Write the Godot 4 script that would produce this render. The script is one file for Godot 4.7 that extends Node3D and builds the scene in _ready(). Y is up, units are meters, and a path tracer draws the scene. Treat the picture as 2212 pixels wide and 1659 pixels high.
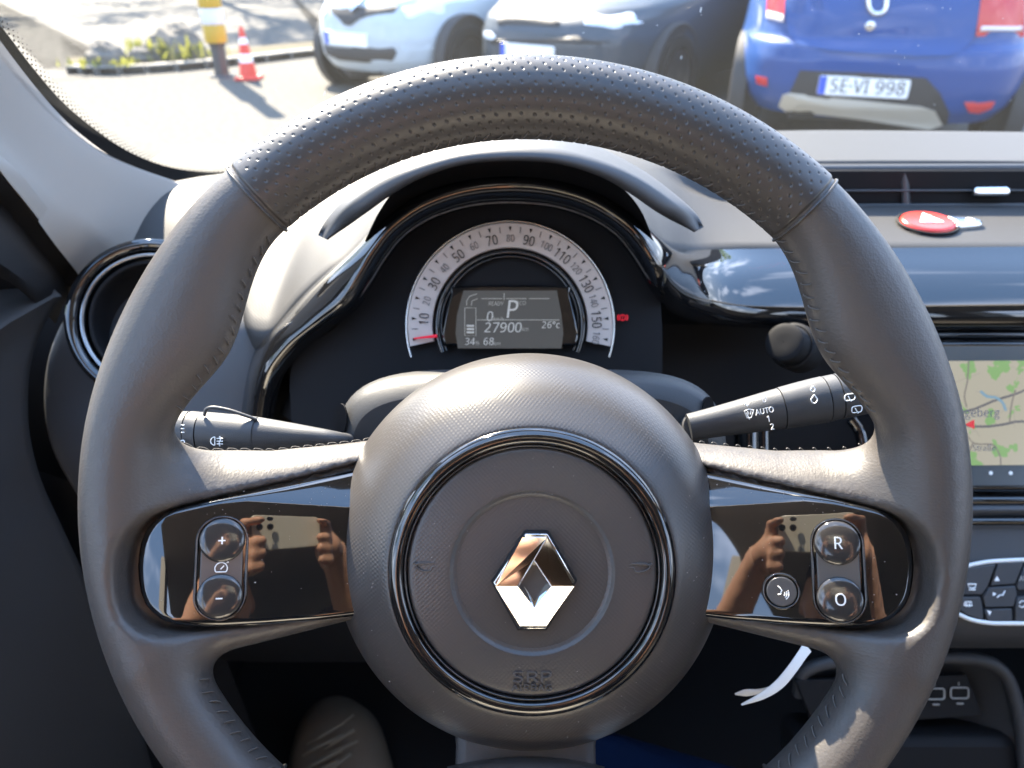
extends Node3D
# A small car's cockpit seen from the driver's seat; a car park in low traffic beyond the windscreen.
# Measurements of the cabin are taken along the driver's line of sight (photograph 2212 x 1659) with a distance in metres for each point.

const FOCAL := 1664.0
const EYE := Vector3(0, 1.25, 0)
const PITCH := deg_to_rad(30.0)
var sight_right := Vector3(1, 0, 0)
var sight_up := Vector3(0, cos(PITCH), -sin(PITCH))
var sight_ahead := Vector3(0, -sin(PITCH), -cos(PITCH))
var M := {}
var names := {}

func at(u: float, v: float, d: float) -> Vector3:
	return EYE + (sight_right * ((u - 1106.0) / FOCAL) + sight_up * ((829.5 - v) / FOCAL) + sight_ahead) * d

func ats(list: Array) -> Array:
	var out := []
	for p in list:
		out.append(at(p[0], p[1], p[2]))
	return out

func sight_basis() -> Basis:
	return Basis(sight_right, sight_up, -sight_ahead)

# ---------------------------------------------------------------- shapes
class G:
	var v := PackedVector3Array()
	var t := PackedVector2Array()
	var ix := PackedInt32Array()
	func pt(p: Vector3, uv := Vector2.ZERO) -> int:
		v.append(p)
		t.append(uv)
		return v.size() - 1
	func tri(a: int, b: int, c: int) -> void:
		ix.append(a); ix.append(b); ix.append(c)
	func quad(a: int, b: int, c: int, d: int) -> void:
		ix.append(a); ix.append(b); ix.append(c)
		ix.append(a); ix.append(c); ix.append(d)
	func grid(rows: Array, around := false) -> G:
		var first := v.size()
		var n: int = rows[0].size()
		for r in rows.size():
			for c in n:
				pt(rows[r][c], Vector2(float(c) / maxf(1, n - 1), float(r) / maxf(1, rows.size() - 1)))
		for r in rows.size() - 1:
			for c in (n if around else n - 1):
				var c2 := (c + 1) % n
				quad(first + r * n + c, first + r * n + c2, first + (r + 1) * n + c2, first + (r + 1) * n + c)
		return self
	func fan(ring: Array, flip := false) -> G:
		var mid := Vector3.ZERO
		for p in ring:
			mid += p
		mid /= ring.size()
		var m := pt(mid, Vector2(0.5, 0.5))
		var first := v.size()
		for p in ring:
			pt(p)
		for i in ring.size():
			var j := (i + 1) % ring.size()
			if flip: tri(m, first + j, first + i)
			else: tri(m, first + i, first + j)
		return self
	func flat(poly: PackedVector2Array, xf: Transform3D, z := 0.0) -> G:
		var first := v.size()
		for p in poly:
			pt(xf * Vector3(p.x, p.y, z), p)
		var k := Geometry2D.triangulate_polygon(poly)
		for i in range(0, k.size(), 3):
			tri(first + k[i], first + k[i + 1], first + k[i + 2])
		return self
	func add(o: G) -> G:
		var first := v.size()
		v.append_array(o.v)
		t.append_array(o.t)
		for i in o.ix:
			ix.append(first + i)
		return self
	func made(back := Transform3D(), smooth := true) -> ArrayMesh:
		var p := PackedVector3Array()
		var uv := PackedVector2Array()
		var n := PackedVector3Array()
		var k := ix
		if smooth:
			p.resize(v.size())
			for i in v.size():
				p[i] = back * v[i]
			uv = t
			n.resize(p.size())
			for i in range(0, ix.size(), 3):
				var a := ix[i]
				var b := ix[i + 1]
				var c := ix[i + 2]
				var f := (p[c] - p[a]).cross(p[b] - p[a])
				n[a] += f; n[b] += f; n[c] += f
			for i in n.size():
				n[i] = n[i].normalized() if n[i].length_squared() > 1e-24 else Vector3.UP
		else:
			k = PackedInt32Array()
			for i in range(0, ix.size(), 3):
				var q := [back * v[ix[i]], back * v[ix[i + 1]], back * v[ix[i + 2]]]
				var f: Vector3 = (q[2] - q[0]).cross(q[1] - q[0])
				f = f.normalized() if f.length_squared() > 1e-24 else Vector3.UP
				for j in 3:
					k.append(p.size())
					p.append(q[j]); uv.append(t[ix[i + j]]); n.append(f)
		var arrays := []
		arrays.resize(Mesh.ARRAY_MAX)
		arrays[Mesh.ARRAY_VERTEX] = p
		arrays[Mesh.ARRAY_NORMAL] = n
		arrays[Mesh.ARRAY_TEX_UV] = uv
		arrays[Mesh.ARRAY_INDEX] = k
		var m := ArrayMesh.new()
		m.add_surface_from_arrays(Mesh.PRIMITIVE_TRIANGLES, arrays)
		return m

func smooth_line(p: Array, per := 6, closed := false) -> Array:
	var out := []
	var n := p.size()
	for i in (n if closed else n - 1):
		var a = p[(i - 1 + n) % n] if closed or i > 0 else p[0] * 2.0 - p[1]
		var b = p[i]
		var c = p[(i + 1) % n]
		var d = p[(i + 2) % n] if closed or i + 2 < n else p[n - 1] * 2.0 - p[n - 2]
		for k in per:
			out.append(b.cubic_interpolate(c, a, d, float(k) / per))
	if not closed:
		out.append(p[n - 1])
	return out

func tube(path: Array, radii: Array, sides := 12, caps := true, squash := 1.0, side := Vector3.ZERO) -> G:
	var g := G.new()
	var rows := []
	var x := Vector3.ZERO
	for i in path.size():
		var dir: Vector3 = (path[mini(i + 1, path.size() - 1)] - path[maxi(i - 1, 0)]).normalized()
		if i == 0:
			x = side if side != Vector3.ZERO else (Vector3.UP if absf(dir.y) < 0.9 else Vector3.RIGHT)
		x = (x - dir * x.dot(dir)).normalized()
		var y := dir.cross(x)
		var r: float = radii[i] if radii.size() > 1 else radii[0]
		var row := []
		for k in sides:
			var a := TAU * k / sides
			row.append(path[i] + x * cos(a) * r + y * sin(a) * r * squash)
		rows.append(row)
	g.grid(rows, true)
	if caps:
		g.fan(rows[0], true)
		g.fan(rows[rows.size() - 1])
	return g

func lathe(profile: Array, o: Vector3, axis: Vector3, segs := 48, from := 0.0, to := TAU, ref := Vector3.ZERO) -> G:
	# profile: Vector2(radius, height along the axis)
	var x := ref if ref != Vector3.ZERO else (Vector3.UP if absf(axis.y) < 0.9 else Vector3.RIGHT)
	x = (x - axis * x.dot(axis)).normalized()
	var y := axis.cross(x)
	var whole := absf(to - from - TAU) < 1e-5
	var rows := []
	for p in profile:
		var row := []
		for k in (segs if whole else segs + 1):
			var a := from + (to - from) * k / segs
			row.append(o + (x * cos(a) + y * sin(a)) * p.x + axis * p.y)
		rows.append(row)
	return G.new().grid(rows, whole)

func inset(poly: PackedVector2Array, by: float) -> PackedVector2Array:
	var out := PackedVector2Array()
	var n := poly.size()
	var turn := -1.0 if Geometry2D.is_polygon_clockwise(poly) else 1.0
	for i in n:
		var e := (poly[i] - poly[(i - 1 + n) % n]).normalized()
		var f := (poly[(i + 1) % n] - poly[i]).normalized()
		var m := (e + f).normalized()
		var side := Vector2(-m.y, m.x) * turn
		out.append(poly[i] + side * by / maxf(0.35, m.dot(e)))
	return out

func plate(poly: PackedVector2Array, xf: Transform3D, depth: float, bevel := 0.0) -> G:
	# a solid of that outline, its front face at z = 0 of xf, its back at -depth
	var g := G.new()
	var ring := func(q: PackedVector2Array, z: float) -> Array:
		var r := []
		for p in q:
			r.append(xf * Vector3(p.x, p.y, z))
		return r
	if bevel > 0.0:
		var small := inset(poly, bevel)
		var mid := inset(poly, bevel * 0.3)
		g.grid([ring.call(poly, -depth), ring.call(poly, -bevel), ring.call(mid, -bevel * 0.3), ring.call(small, 0.0)], true)
		g.flat(small, xf, 0.0)
	else:
		g.grid([ring.call(poly, -depth), ring.call(poly, 0.0)], true)
		g.flat(poly, xf, 0.0)
	g.flat(poly, xf, -depth)
	return g

func rrect(w: float, h: float, r: float, n := 6) -> PackedVector2Array:
	var out := PackedVector2Array()
	for k in 4:
		var c := Vector2((w / 2 - r) * (1 if k == 0 or k == 3 else -1), (h / 2 - r) * (1 if k < 2 else -1))
		for i in n + 1:
			var a := PI / 2 * (k + float(i) / n)
			out.append(c + Vector2(cos(a), sin(a)) * r)
	return out

func oval(rx: float, ry: float, n := 32) -> PackedVector2Array:
	var out := PackedVector2Array()
	for i in n:
		out.append(Vector2(cos(TAU * i / n) * rx, sin(TAU * i / n) * ry))
	return out

func block(o: Vector3, size: Vector3, basis := Basis(), bevel := 0.004) -> G:
	return plate(rrect(size.x, size.y, minf(bevel, minf(size.x, size.y) * 0.49), 3), Transform3D(basis, o + basis.z * size.z / 2), size.z, minf(bevel, size.z * 0.4))

func pillow(outline: Array, spine: Array, up: Vector3, steps: Array) -> G:
	# rings from the outline towards a spine; steps: Vector2(share of the way, height)
	var rows := []
	for s in steps:
		var row := []
		for p in outline:
			var q: Vector3 = spine[0]
			var best := INF
			for i in maxi(1, spine.size() - 1):
				var c := Geometry3D.get_closest_point_to_segment(p, spine[i], spine[mini(i + 1, spine.size() - 1)])
				if c.distance_squared_to(p) < best:
					best = c.distance_squared_to(p)
					q = c
			row.append(p.lerp(q, s.x) + up * s.y)
		rows.append(row)
	return G.new().grid(rows, true)

func nets(lo: Vector3, hi: Vector3, cell: float, f: Callable) -> G:
	var n := Vector3i(((hi - lo) / cell).ceil()) + Vector3i.ONE
	var val := PackedFloat32Array()
	val.resize(n.x * n.y * n.z)
	var p := 0
	for z in n.z:
		for y in n.y:
			for x in n.x:
				val[p] = f.call(lo + Vector3(x, y, z) * cell)
				p += 1
	var g := G.new()
	var id := PackedInt32Array()
	id.resize(val.size())
	id.fill(-1)
	var sx := 1
	var sy := n.x
	var sz := n.x * n.y
	for z in n.z - 1:
		for y in n.y - 1:
			for x in n.x - 1:
				var b := x + y * sy + z * sz
				var c := [val[b], val[b + 1], val[b + sy], val[b + sy + 1], val[b + sz], val[b + sz + 1], val[b + sz + sy], val[b + sz + sy + 1]]
				var inside := 0
				for k in 8:
					if c[k] < 0.0: inside += 1
				if inside == 0 or inside == 8: continue
				var sum := Vector3.ZERO
				var m := 0
				for e in EDGES:
					if (c[e[0]] < 0.0) != (c[e[1]] < 0.0):
						var w: float = c[e[0]] / (c[e[0]] - c[e[1]])
						sum += CORNERS[e[0]].lerp(CORNERS[e[1]], w)
						m += 1
				id[b] = g.pt(lo + (Vector3(x, y, z) + sum / m) * cell)
	for z in range(1, n.z - 1):
		for y in range(1, n.y - 1):
			for x in range(1, n.x - 1):
				var b := x + y * sy + z * sz
				var here := val[b] < 0.0
				if here != (val[b + sx] < 0.0):
					_net_quad(g, id, b, sy, sz, here)
				if here != (val[b + sy] < 0.0):
					_net_quad(g, id, b, sz, sx, here)
				if here != (val[b + sz] < 0.0):
					_net_quad(g, id, b, sx, sy, here)
	return g

const CORNERS := [Vector3(0, 0, 0), Vector3(1, 0, 0), Vector3(0, 1, 0), Vector3(1, 1, 0), Vector3(0, 0, 1), Vector3(1, 0, 1), Vector3(0, 1, 1), Vector3(1, 1, 1)]
const EDGES := [[0, 1], [2, 3], [4, 5], [6, 7], [0, 2], [1, 3], [4, 6], [5, 7], [0, 4], [1, 5], [2, 6], [3, 7]]

func _net_quad(g: G, id: PackedInt32Array, b: int, s: int, t: int, here: bool) -> void:
	var q := [id[b], id[b - s], id[b - s - t], id[b - t]]
	if q[0] < 0 or q[1] < 0 or q[2] < 0 or q[3] < 0: return
	if here: g.quad(q[0], q[3], q[2], q[1])
	else: g.quad(q[0], q[1], q[2], q[3])

func moved(g: G, xf: Transform3D) -> G:
	for i in g.v.size():
		g.v[i] = xf * g.v[i]
	return g

func smin(a: float, b: float, k: float) -> float:
	var h := maxf(k - absf(a - b), 0.0) / k
	return minf(a, b) - h * h * k * 0.25

# ---------------------------------------------------------------- scene tree
func numbered(called: String) -> String:
	var k: int = names.get(called, 0)
	names[called] = k + 1
	return called if k == 0 else "%s_%03d" % [called, k]

func thing(called: String, label: String, category: String, where := Vector3.ZERO, basis := Basis(), group := "") -> Node3D:
	var o := Node3D.new()
	o.name = numbered(called)
	add_child(o)
	o.transform = Transform3D(basis, where)
	o.set_meta("label", label)
	o.set_meta("category", category)
	if group: o.set_meta("group", group)
	return o

func put(g: G, called: String, m: Material, parent: Node3D = self, smooth := true, label := "") -> MeshInstance3D:
	var o := MeshInstance3D.new()
	o.name = called
	o.mesh = g.made(parent.global_transform.affine_inverse(), smooth)
	o.material_override = m
	parent.add_child(o, true)
	if label: o.set_meta("label", label)
	return o

func structure(g: G, called: String, m: Material, smooth := true) -> MeshInstance3D:
	var o := put(g, called, m, self, smooth)
	o.set_meta("kind", "structure")
	return o

func again(o: Node3D, label: String, where: Transform3D) -> Node3D:
	var c: Node3D = o.duplicate()
	c.name = numbered(str(o.name).trim_suffix("_001"))
	add_child(c)
	c.transform = where
	if label: c.set_meta("label", label)
	return c

func lettering(s: String, height: float, xf: Transform3D, m: Material, parent: Node3D, called := "lettering", depth := 0.0004, bold := false, squeeze := 1.0) -> MeshInstance3D:
	var font := SystemFont.new()
	font.font_names = PackedStringArray(["Droid Sans"])
	if bold: font.font_weight = 700
	var t := TextMesh.new()
	t.text = s
	t.font = font
	t.font_size = 32
	t.pixel_size = height / 23.0
	t.depth = depth
	t.curve_step = 2.0
	var o := MeshInstance3D.new()
	o.name = called
	o.mesh = t
	o.material_override = m
	parent.add_child(o, true)
	o.global_transform = Transform3D(xf.basis * Basis.from_scale(Vector3(squeeze, 1, 1)), xf.origin)
	return o

# ---------------------------------------------------------------- materials
func lin(r: float, g: float, b: float, a := 1.0) -> Color:
	var c := Color(r, g, b).linear_to_srgb()
	c.a = a
	return c

func mat(called: String, c: Color, rough := 0.5, spec := 0.5, metal := 0.0) -> StandardMaterial3D:
	var m := StandardMaterial3D.new()
	m.resource_name = called
	m.albedo_color = c
	m.roughness = rough
	m.metallic_specular = spec
	m.metallic = metal
	M[called] = m
	return m

func noise_tex(freq: float, seed_: int, lo: float, hi: float, size := 512, type := FastNoiseLite.TYPE_SIMPLEX_SMOOTH, octaves := 4) -> NoiseTexture2D:
	var n := FastNoiseLite.new()
	n.seed = seed_
	n.noise_type = type
	n.frequency = freq
	n.fractal_octaves = octaves
	var t := NoiseTexture2D.new()
	t.width = size
	t.height = size
	t.seamless = true
	t.noise = n
	var ramp := Gradient.new()
	ramp.set_color(0, Color(lo, lo, lo))
	ramp.set_color(1, Color(hi, hi, hi))
	t.color_ramp = ramp
	return t

func relief(m: StandardMaterial3D, tex: Texture2D, cm: float, scale: float) -> StandardMaterial3D:
	m.heightmap_enabled = true
	m.heightmap_texture = tex
	m.heightmap_scale = cm
	m.uv1_triplanar = true
	m.uv1_scale = Vector3.ONE * scale
	return m

func glossmap(m: StandardMaterial3D, tex: Texture2D) -> StandardMaterial3D:
	m.roughness_texture = tex
	m.roughness_texture_channel = BaseMaterial3D.TEXTURE_CHANNEL_RED
	return m

func picture(w: int, h: int, paint: Callable) -> ImageTexture:
	var im := Image.create(w, h, false, Image.FORMAT_RGB8)
	paint.call(im)
	return ImageTexture.create_from_image(im)

# ---------------------------------------------------------------- camera, sky, sun, exposure
func set_light() -> void:
	var cam := Camera3D.new()
	cam.name = "camera"
	add_child(cam)
	cam.transform = Transform3D(sight_basis(), EYE)
	var lens := CameraAttributesPhysical.new()
	lens.frustum_focal_length = 24.07
	lens.frustum_near = 0.02
	lens.frustum_far = 400.0
	lens.frustum_focus_distance = 0.36
	lens.exposure_aperture = 9.5
	cam.attributes = lens
	cam.fov = 53.0
	cam.near = 0.02
	cam.far = 400.0
	cam.current = true
	var e := Environment.new()
	e.tonemap_mode = Environment.TONE_MAPPER_LINEAR
	e.tonemap_exposure = 7.8
	e.background_mode = Environment.BG_SKY
	e.sdfgi_enabled = true
	e.ssao_enabled = true
	e.ssil_enabled = true
	var sky := Sky.new()
	var sm := ProceduralSkyMaterial.new()
	sm.sky_top_color = lin(0.155, 0.27, 0.49)
	sm.sky_horizon_color = lin(0.37, 0.42, 0.47)
	sm.sky_curve = 0.16
	sm.ground_bottom_color = lin(0.12, 0.115, 0.105)
	sm.ground_horizon_color = lin(0.30, 0.32, 0.34)
	sm.sun_angle_max = 1.0
	sm.sky_cover = clouds()
	sm.sky_cover_modulate = Color(1, 1, 1, 0.55)
	sky.sky_material = sm
	e.sky = sky
	var w := WorldEnvironment.new()
	w.name = "world"
	w.environment = e
	add_child(w)
	var sun := DirectionalLight3D.new()
	sun.name = "sun"
	sun.light_energy = 1.6
	sun.light_color = Color(1.0, 0.95, 0.86)
	sun.light_angular_distance = 0.53
	sun.shadow_enabled = true
	add_child(sun)
	var az := deg_to_rad(28.0)
	var el := deg_to_rad(42.5)
	sun.look_at_from_position(Vector3.ZERO, -Vector3(-sin(az) * cos(el), sin(el), -cos(az) * cos(el)), Vector3.UP)

func clouds() -> ImageTexture:
	var n := FastNoiseLite.new()
	n.seed = 11
	n.frequency = 1.5
	n.fractal_octaves = 5
	var im := Image.create(512, 256, false, Image.FORMAT_RGBA8)
	for y in 128:
		var el := PI / 2 - PI * y / 255.0
		for x in 512:
			var a := TAU * x / 512.0
			var d := Vector3(cos(a) * cos(el), sin(el), sin(a) * cos(el))
			d = d / (d.y + 0.25)
			var k := smoothstep(0.02, 0.5, n.get_noise_3d(d.x, d.y, d.z))
			im.set_pixel(x, y, Color(0.95, 0.96, 1.0, k))
	return ImageTexture.create_from_image(im)

func set_materials() -> void:
	var fine := noise_tex(0.05, 3, 0.0, 1.0, 512, FastNoiseLite.TYPE_CELLULAR, 2)
	var grain := noise_tex(0.09, 7, 0.0, 1.0, 512, FastNoiseLite.TYPE_SIMPLEX_SMOOTH, 3)
	var smudge := noise_tex(0.02, 5, 0.35, 0.75, 512)
	relief(mat("leather", lin(0.053, 0.0475, 0.044), 0.42, 0.5), fine, 0.011, 34.0)
	relief(mat("perforated", lin(0.036, 0.033, 0.031), 0.36, 0.5), grain, 0.002, 40.0)
	relief(mat("plastic", lin(0.040, 0.041, 0.044), 0.50, 0.5), grain, 0.010, 30.0)
	relief(mat("shroud", lin(0.030, 0.030, 0.031), 0.5, 0.4), grain, 0.010, 30.0)
	relief(mat("dash_top", lin(0.042, 0.041, 0.040), 0.52, 0.33), weave(), 0.007, 400.0)
	relief(mat("hub", lin(0.047, 0.0435, 0.042), 0.33, 0.5), weave(), 0.0075, 520.0)
	relief(mat("door", lin(0.036, 0.035, 0.035), 0.55, 0.4), grain, 0.012, 26.0)
	relief(mat("dark", lin(0.011, 0.0112, 0.0125), 0.6, 0.3), grain, 0.008, 30.0)
	M.leather.roughness = 0.52
	glossmap(M.leather, noise_tex(0.012, 15, 0.66, 1.0, 512))
	mat("well", lin(0.010, 0.010, 0.011), 0.3, 0.4)
	mat("black", lin(0.008, 0.008, 0.009), 0.7, 0.3)
	mat("gloss", lin(0.006, 0.006, 0.0065), 0.035, 0.72)
	mat("gloss_key", lin(0.030, 0.028, 0.027), 0.12, 0.6)
	mat("satin", lin(0.07, 0.068, 0.067), 0.28, 0.5)
	mat("chrome", lin(0.80, 0.79, 0.77), 0.05, 0.5, 1.0)
	mat("chrome_soft", lin(0.62, 0.62, 0.61), 0.22, 0.5, 1.0)
	mat("dust", lin(0.26, 0.25, 0.24), 0.9, 0.2)
	mat("vent_chrome", lin(0.30, 0.30, 0.30), 0.2, 0.5, 1.0)
	mat("thread", lin(0.085, 0.08, 0.075), 0.8, 0.3)
	mat("print", lin(0.80, 0.80, 0.78), 0.6, 0.3)
	mat("print_dim", lin(0.42, 0.42, 0.40), 0.6, 0.3)
	relief(mat("pillar_cloth", lin(0.255, 0.232, 0.205), 0.75, 0.3), grain, 0.008, 40.0)
	relief(mat("headliner", lin(0.36, 0.34, 0.31), 0.9, 0.2), grain, 0.01, 30.0)
	relief(mat("seat_cloth", lin(0.13, 0.12, 0.11), 0.9, 0.2), grain, 0.02, 30.0)
	relief(mat("carpet", lin(0.02, 0.02, 0.021), 0.95, 0.2), grain, 0.05, 20.0)
	var glass := mat("windscreen", lin(0.60, 0.62, 0.60, 0.01), 0.02, 0.36)
	glass.transparency = BaseMaterial3D.TRANSPARENCY_ALPHA
	glass.backlight_enabled = true
	glass.backlight = lin(0.006, 0.006, 0.0055)
	var sp := mat("speck", lin(0.4, 0.4, 0.38), 0.9, 0.2)
	sp.backlight_enabled = true
	sp.backlight = lin(0.10, 0.10, 0.095)
	var pane := mat("pane", lin(0.5, 0.55, 0.55, 0.02), 0.02, 0.5)
	pane.transparency = BaseMaterial3D.TRANSPARENCY_ALPHA
	mat("frit", lin(0.010, 0.009, 0.008), 0.85, 0.12)
	mat("hazard_red", lin(0.55, 0.035, 0.025), 0.25, 0.5)
	mat("paper", lin(0.72, 0.71, 0.68), 0.7, 0.4)
	mat("dial", lin(0.52, 0.44, 0.39), 0.55, 0.4)
	mat("dial_ink", lin(0.015, 0.015, 0.016), 0.6, 0.3)
	mat("dial_grey", lin(0.14, 0.13, 0.13), 0.6, 0.3)
	glow("needle", lin(0.6, 0.02, 0.04), lin(0.8, 0.01, 0.04), 0.05)
	glow("warning_light", lin(0.30, 0.008, 0.015), lin(1.0, 0.01, 0.03), 0.045)
	# the street
	relief(mat("asphalt", lin(0.122, 0.117, 0.106), 0.95, 0.12), noise_tex(0.25, 9, 0.0, 1.0, 512), 0.1, 0.9)
	M.asphalt.albedo_texture = noise_tex(0.03, 19, 0.84, 1.0, 512)
	relief(mat("road", lin(0.095, 0.091, 0.083), 0.9, 0.25), noise_tex(0.25, 9, 0.0, 1.0, 512), 0.4, 0.5)
	M.road.albedo_texture = noise_tex(0.02, 29, 0.8, 1.0, 512)
	mat("bed", lin(0.09, 0.08, 0.06), 0.95, 0.1)
	relief(mat("kerb", lin(0.20, 0.19, 0.168), 0.9, 0.3), grain, 0.3, 2.0)
	relief(mat("rock", lin(0.13, 0.12, 0.105), 0.9, 0.2), grain, 0.4, 1.2)
	var weed := mat("weed", lin(0.13, 0.14, 0.035), 0.7, 0.3)
	weed.backlight_enabled = true
	weed.backlight = lin(0.20, 0.20, 0.04)
	mat("post_dark", lin(0.035, 0.037, 0.04), 0.5, 0.5)
	mat("post_yellow", lin(0.40, 0.25, 0.015), 0.5, 0.5)
	mat("post_white", lin(0.55, 0.56, 0.58), 0.5, 0.5)
	mat("cone_red", lin(0.62, 0.06, 0.04), 0.5, 0.4)
	mat("cone_white", lin(0.75, 0.74, 0.72), 0.4, 0.5)
	paint("paint_pale", lin(0.36, 0.40, 0.42))
	paint("paint_dark", lin(0.035, 0.046, 0.058))
	paint("paint_blue", lin(0.002, 0.040, 0.165))
	mat("trim", lin(0.028, 0.028, 0.029), 0.6, 0.4)
	mat("skid", lin(0.36, 0.33, 0.27), 0.5, 0.4)
	mat("tail_red", lin(0.42, 0.02, 0.025), 0.12, 0.5)
	mat("tail_clear", lin(0.62, 0.55, 0.52), 0.15, 0.5)
	mat("lamp_clear", lin(0.62, 0.65, 0.68), 0.08, 0.6)
	mat("tyre", lin(0.018, 0.018, 0.018), 0.85, 0.3)
	mat("alloy", lin(0.14, 0.145, 0.15), 0.3, 0.5, 0.8)
	mat("number_plate", lin(0.70, 0.70, 0.68), 0.4, 0.5)
	mat("plate_blue", lin(0.02, 0.07, 0.42), 0.4, 0.5)
	mat("car_glass", lin(0.015, 0.018, 0.02), 0.03, 0.6)
	var leaf := mat("leaf", lin(0.055, 0.10, 0.022), 0.55, 0.4)
	leaf.backlight_enabled = true
	leaf.backlight = lin(0.18, 0.28, 0.04)
	relief(mat("bark", lin(0.09, 0.07, 0.05), 0.9, 0.2), grain, 1.0, 2.0)
	# the driver
	var skin := mat("skin", lin(0.50, 0.27, 0.17), 0.5, 0.4)
	skin.subsurf_scatter_enabled = true
	skin.subsurf_scatter_strength = 0.1
	relief(mat("shirt", lin(0.045, 0.043, 0.043), 0.9, 0.2), grain, 0.05, 12.0)
	relief(mat("trousers", lin(0.55, 0.52, 0.47), 0.9, 0.2), grain, 0.05, 12.0)
	mat("hair", lin(0.03, 0.018, 0.012), 0.6, 0.3)
	mat("phone", lin(0.70, 0.64, 0.52), 0.25, 0.5)
	relief(mat("shoe", lin(0.17, 0.135, 0.10), 0.9, 0.2), grain, 0.05, 12.0)
	mat("lace", lin(0.24, 0.205, 0.155), 0.9, 0.2)
	relief(mat("blue_cloth", lin(0.004, 0.013, 0.045), 0.95, 0.2), grain, 0.05, 12.0)

func glow(called: String, c: Color, e: Color, k: float) -> StandardMaterial3D:
	var m := mat(called, c, 0.4, 0.4)
	m.emission_enabled = true
	m.emission = e
	m.emission_energy_multiplier = k
	return m

func paint(called: String, c: Color) -> void:
	var m := mat(called, c, 0.5, 0.3)
	m.clearcoat_enabled = true
	m.clearcoat = 0.45
	m.clearcoat_roughness = 0.04

func weave() -> ImageTexture:
	# little moulded lozenges, as on the dashboard and the horn pad
	if M.has("weave_tex"):
		return M.weave_tex
	var t := picture(64, 64, func(im: Image):
		for y in 64:
			for x in 64:
				var u := x / 64.0
				var v := y / 64.0
				var h := 0.5 + 0.25 * sin(TAU * (u + v)) + 0.25 * sin(TAU * (v - u))
				im.set_pixel(x, y, Color(h, h, h)))
	M.weave_tex = t
	return t

# ---------------------------------------------------------------- steering wheel
# own axes: x across, y up the wheel, z towards the driver; the rim's middle circle lies in z = 0
const RIM := 0.1668
const TUBE := 0.0160
const WHEEL_D := 0.319

func wheel_xf() -> Transform3D:
	return Transform3D(sight_basis(), at(1134, 1082, WHEEL_D))

const PANEL_TOP := [[298, 1225], [300, 1200], [305, 1172], [314, 1150], [328, 1130], [348, 1113], [375, 1102], [410, 1093], [470, 1079], [540, 1065], [620, 1049], [690, 1033], [755, 1018], [800, 1007]]
const PANEL_LOW := [[298, 1225], [300, 1252], [305, 1282], [314, 1304], [328, 1322], [348, 1338], [375, 1348], [410, 1353], [480, 1354], [580, 1349], [680, 1341], [755, 1332], [800, 1327]]
var spoke_poly := []

func seg_dist(p: Vector2, poly: PackedVector2Array) -> float:
	var best := 1e9
	var inside := false
	var n := poly.size()
	for i in n:
		var a := poly[i]
		var b := poly[(i + 1) % n]
		var e := b - a
		var w := p - a
		var q := w - e * clampf(w.dot(e) / e.length_squared(), 0.0, 1.0)
		best = minf(best, q.length_squared())
		if (a.y > p.y) != (b.y > p.y) and p.x < (b.x - a.x) * (p.y - a.y) / (b.y - a.y) + a.x:
			inside = not inside
	return -sqrt(best) if inside else sqrt(best)

func face_z(x: float, y: float) -> float:
	# front of the spokes: turned 15 degrees inwards and 9 degrees upwards
	var ax := absf(x)
	var over := y + 0.0015 + 0.004 * clampf((0.150 - ax) / 0.075, 0.0, 1.0) - 0.004
	var bend := (over + sqrt(over * over + 0.000009)) * 0.5 * 0.62 * smoothstep(0.156, 0.128, ax)
	return 0.0085 - clampf(0.158 - ax, -0.02, 0.11) * 0.30 - clampf((y + 0.0275) * 0.12, -0.012, 0.012) - bend

func wheel_sdf(p: Vector3) -> float:
	var r := Vector2(p.x, p.y).length()
	# the grips swell inwards above the spokes
	var turn := absf(atan2(p.x, p.y))
	var swell := smoothstep(0.74, 1.10, turn) * (1.0 - smoothstep(1.10, 1.42, turn)) * 0.0066
	var ring := Vector2((r - RIM + swell) * TUBE / (TUBE + swell), p.z * 0.97).length() - TUBE
	if ring > 0.05 and p.y > 0.06 or absf(ring) > 0.11: return ring
	var q := Vector2(absf(p.x), p.y)
	if q.y > 0.062 or q.y < -0.125 or q.x < 0.035: return ring
	var s := seg_dist(q, spoke_poly[0])
	var zc := face_z(p.x, p.y) - 0.0125
	var e := Vector2(s + 0.0115, absf(p.z - zc) - 0.0005)
	var spoke := minf(maxf(e.x, e.y), 0.0) + Vector2(maxf(e.x, 0), maxf(e.y, 0)).length() - 0.0115
	var all := smin(ring, spoke, 0.015)
	if q.x < 0.168 and q.y < 0.02 and q.y > -0.06:
		# the recess that holds the switch panel
		var cut := maxf(seg_dist(q, spoke_poly[1]) - 0.0003, face_z(p.x, p.y) - 0.0090 - p.z)
		all = -smin(-all, cut, 0.0035)
	return all

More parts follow.
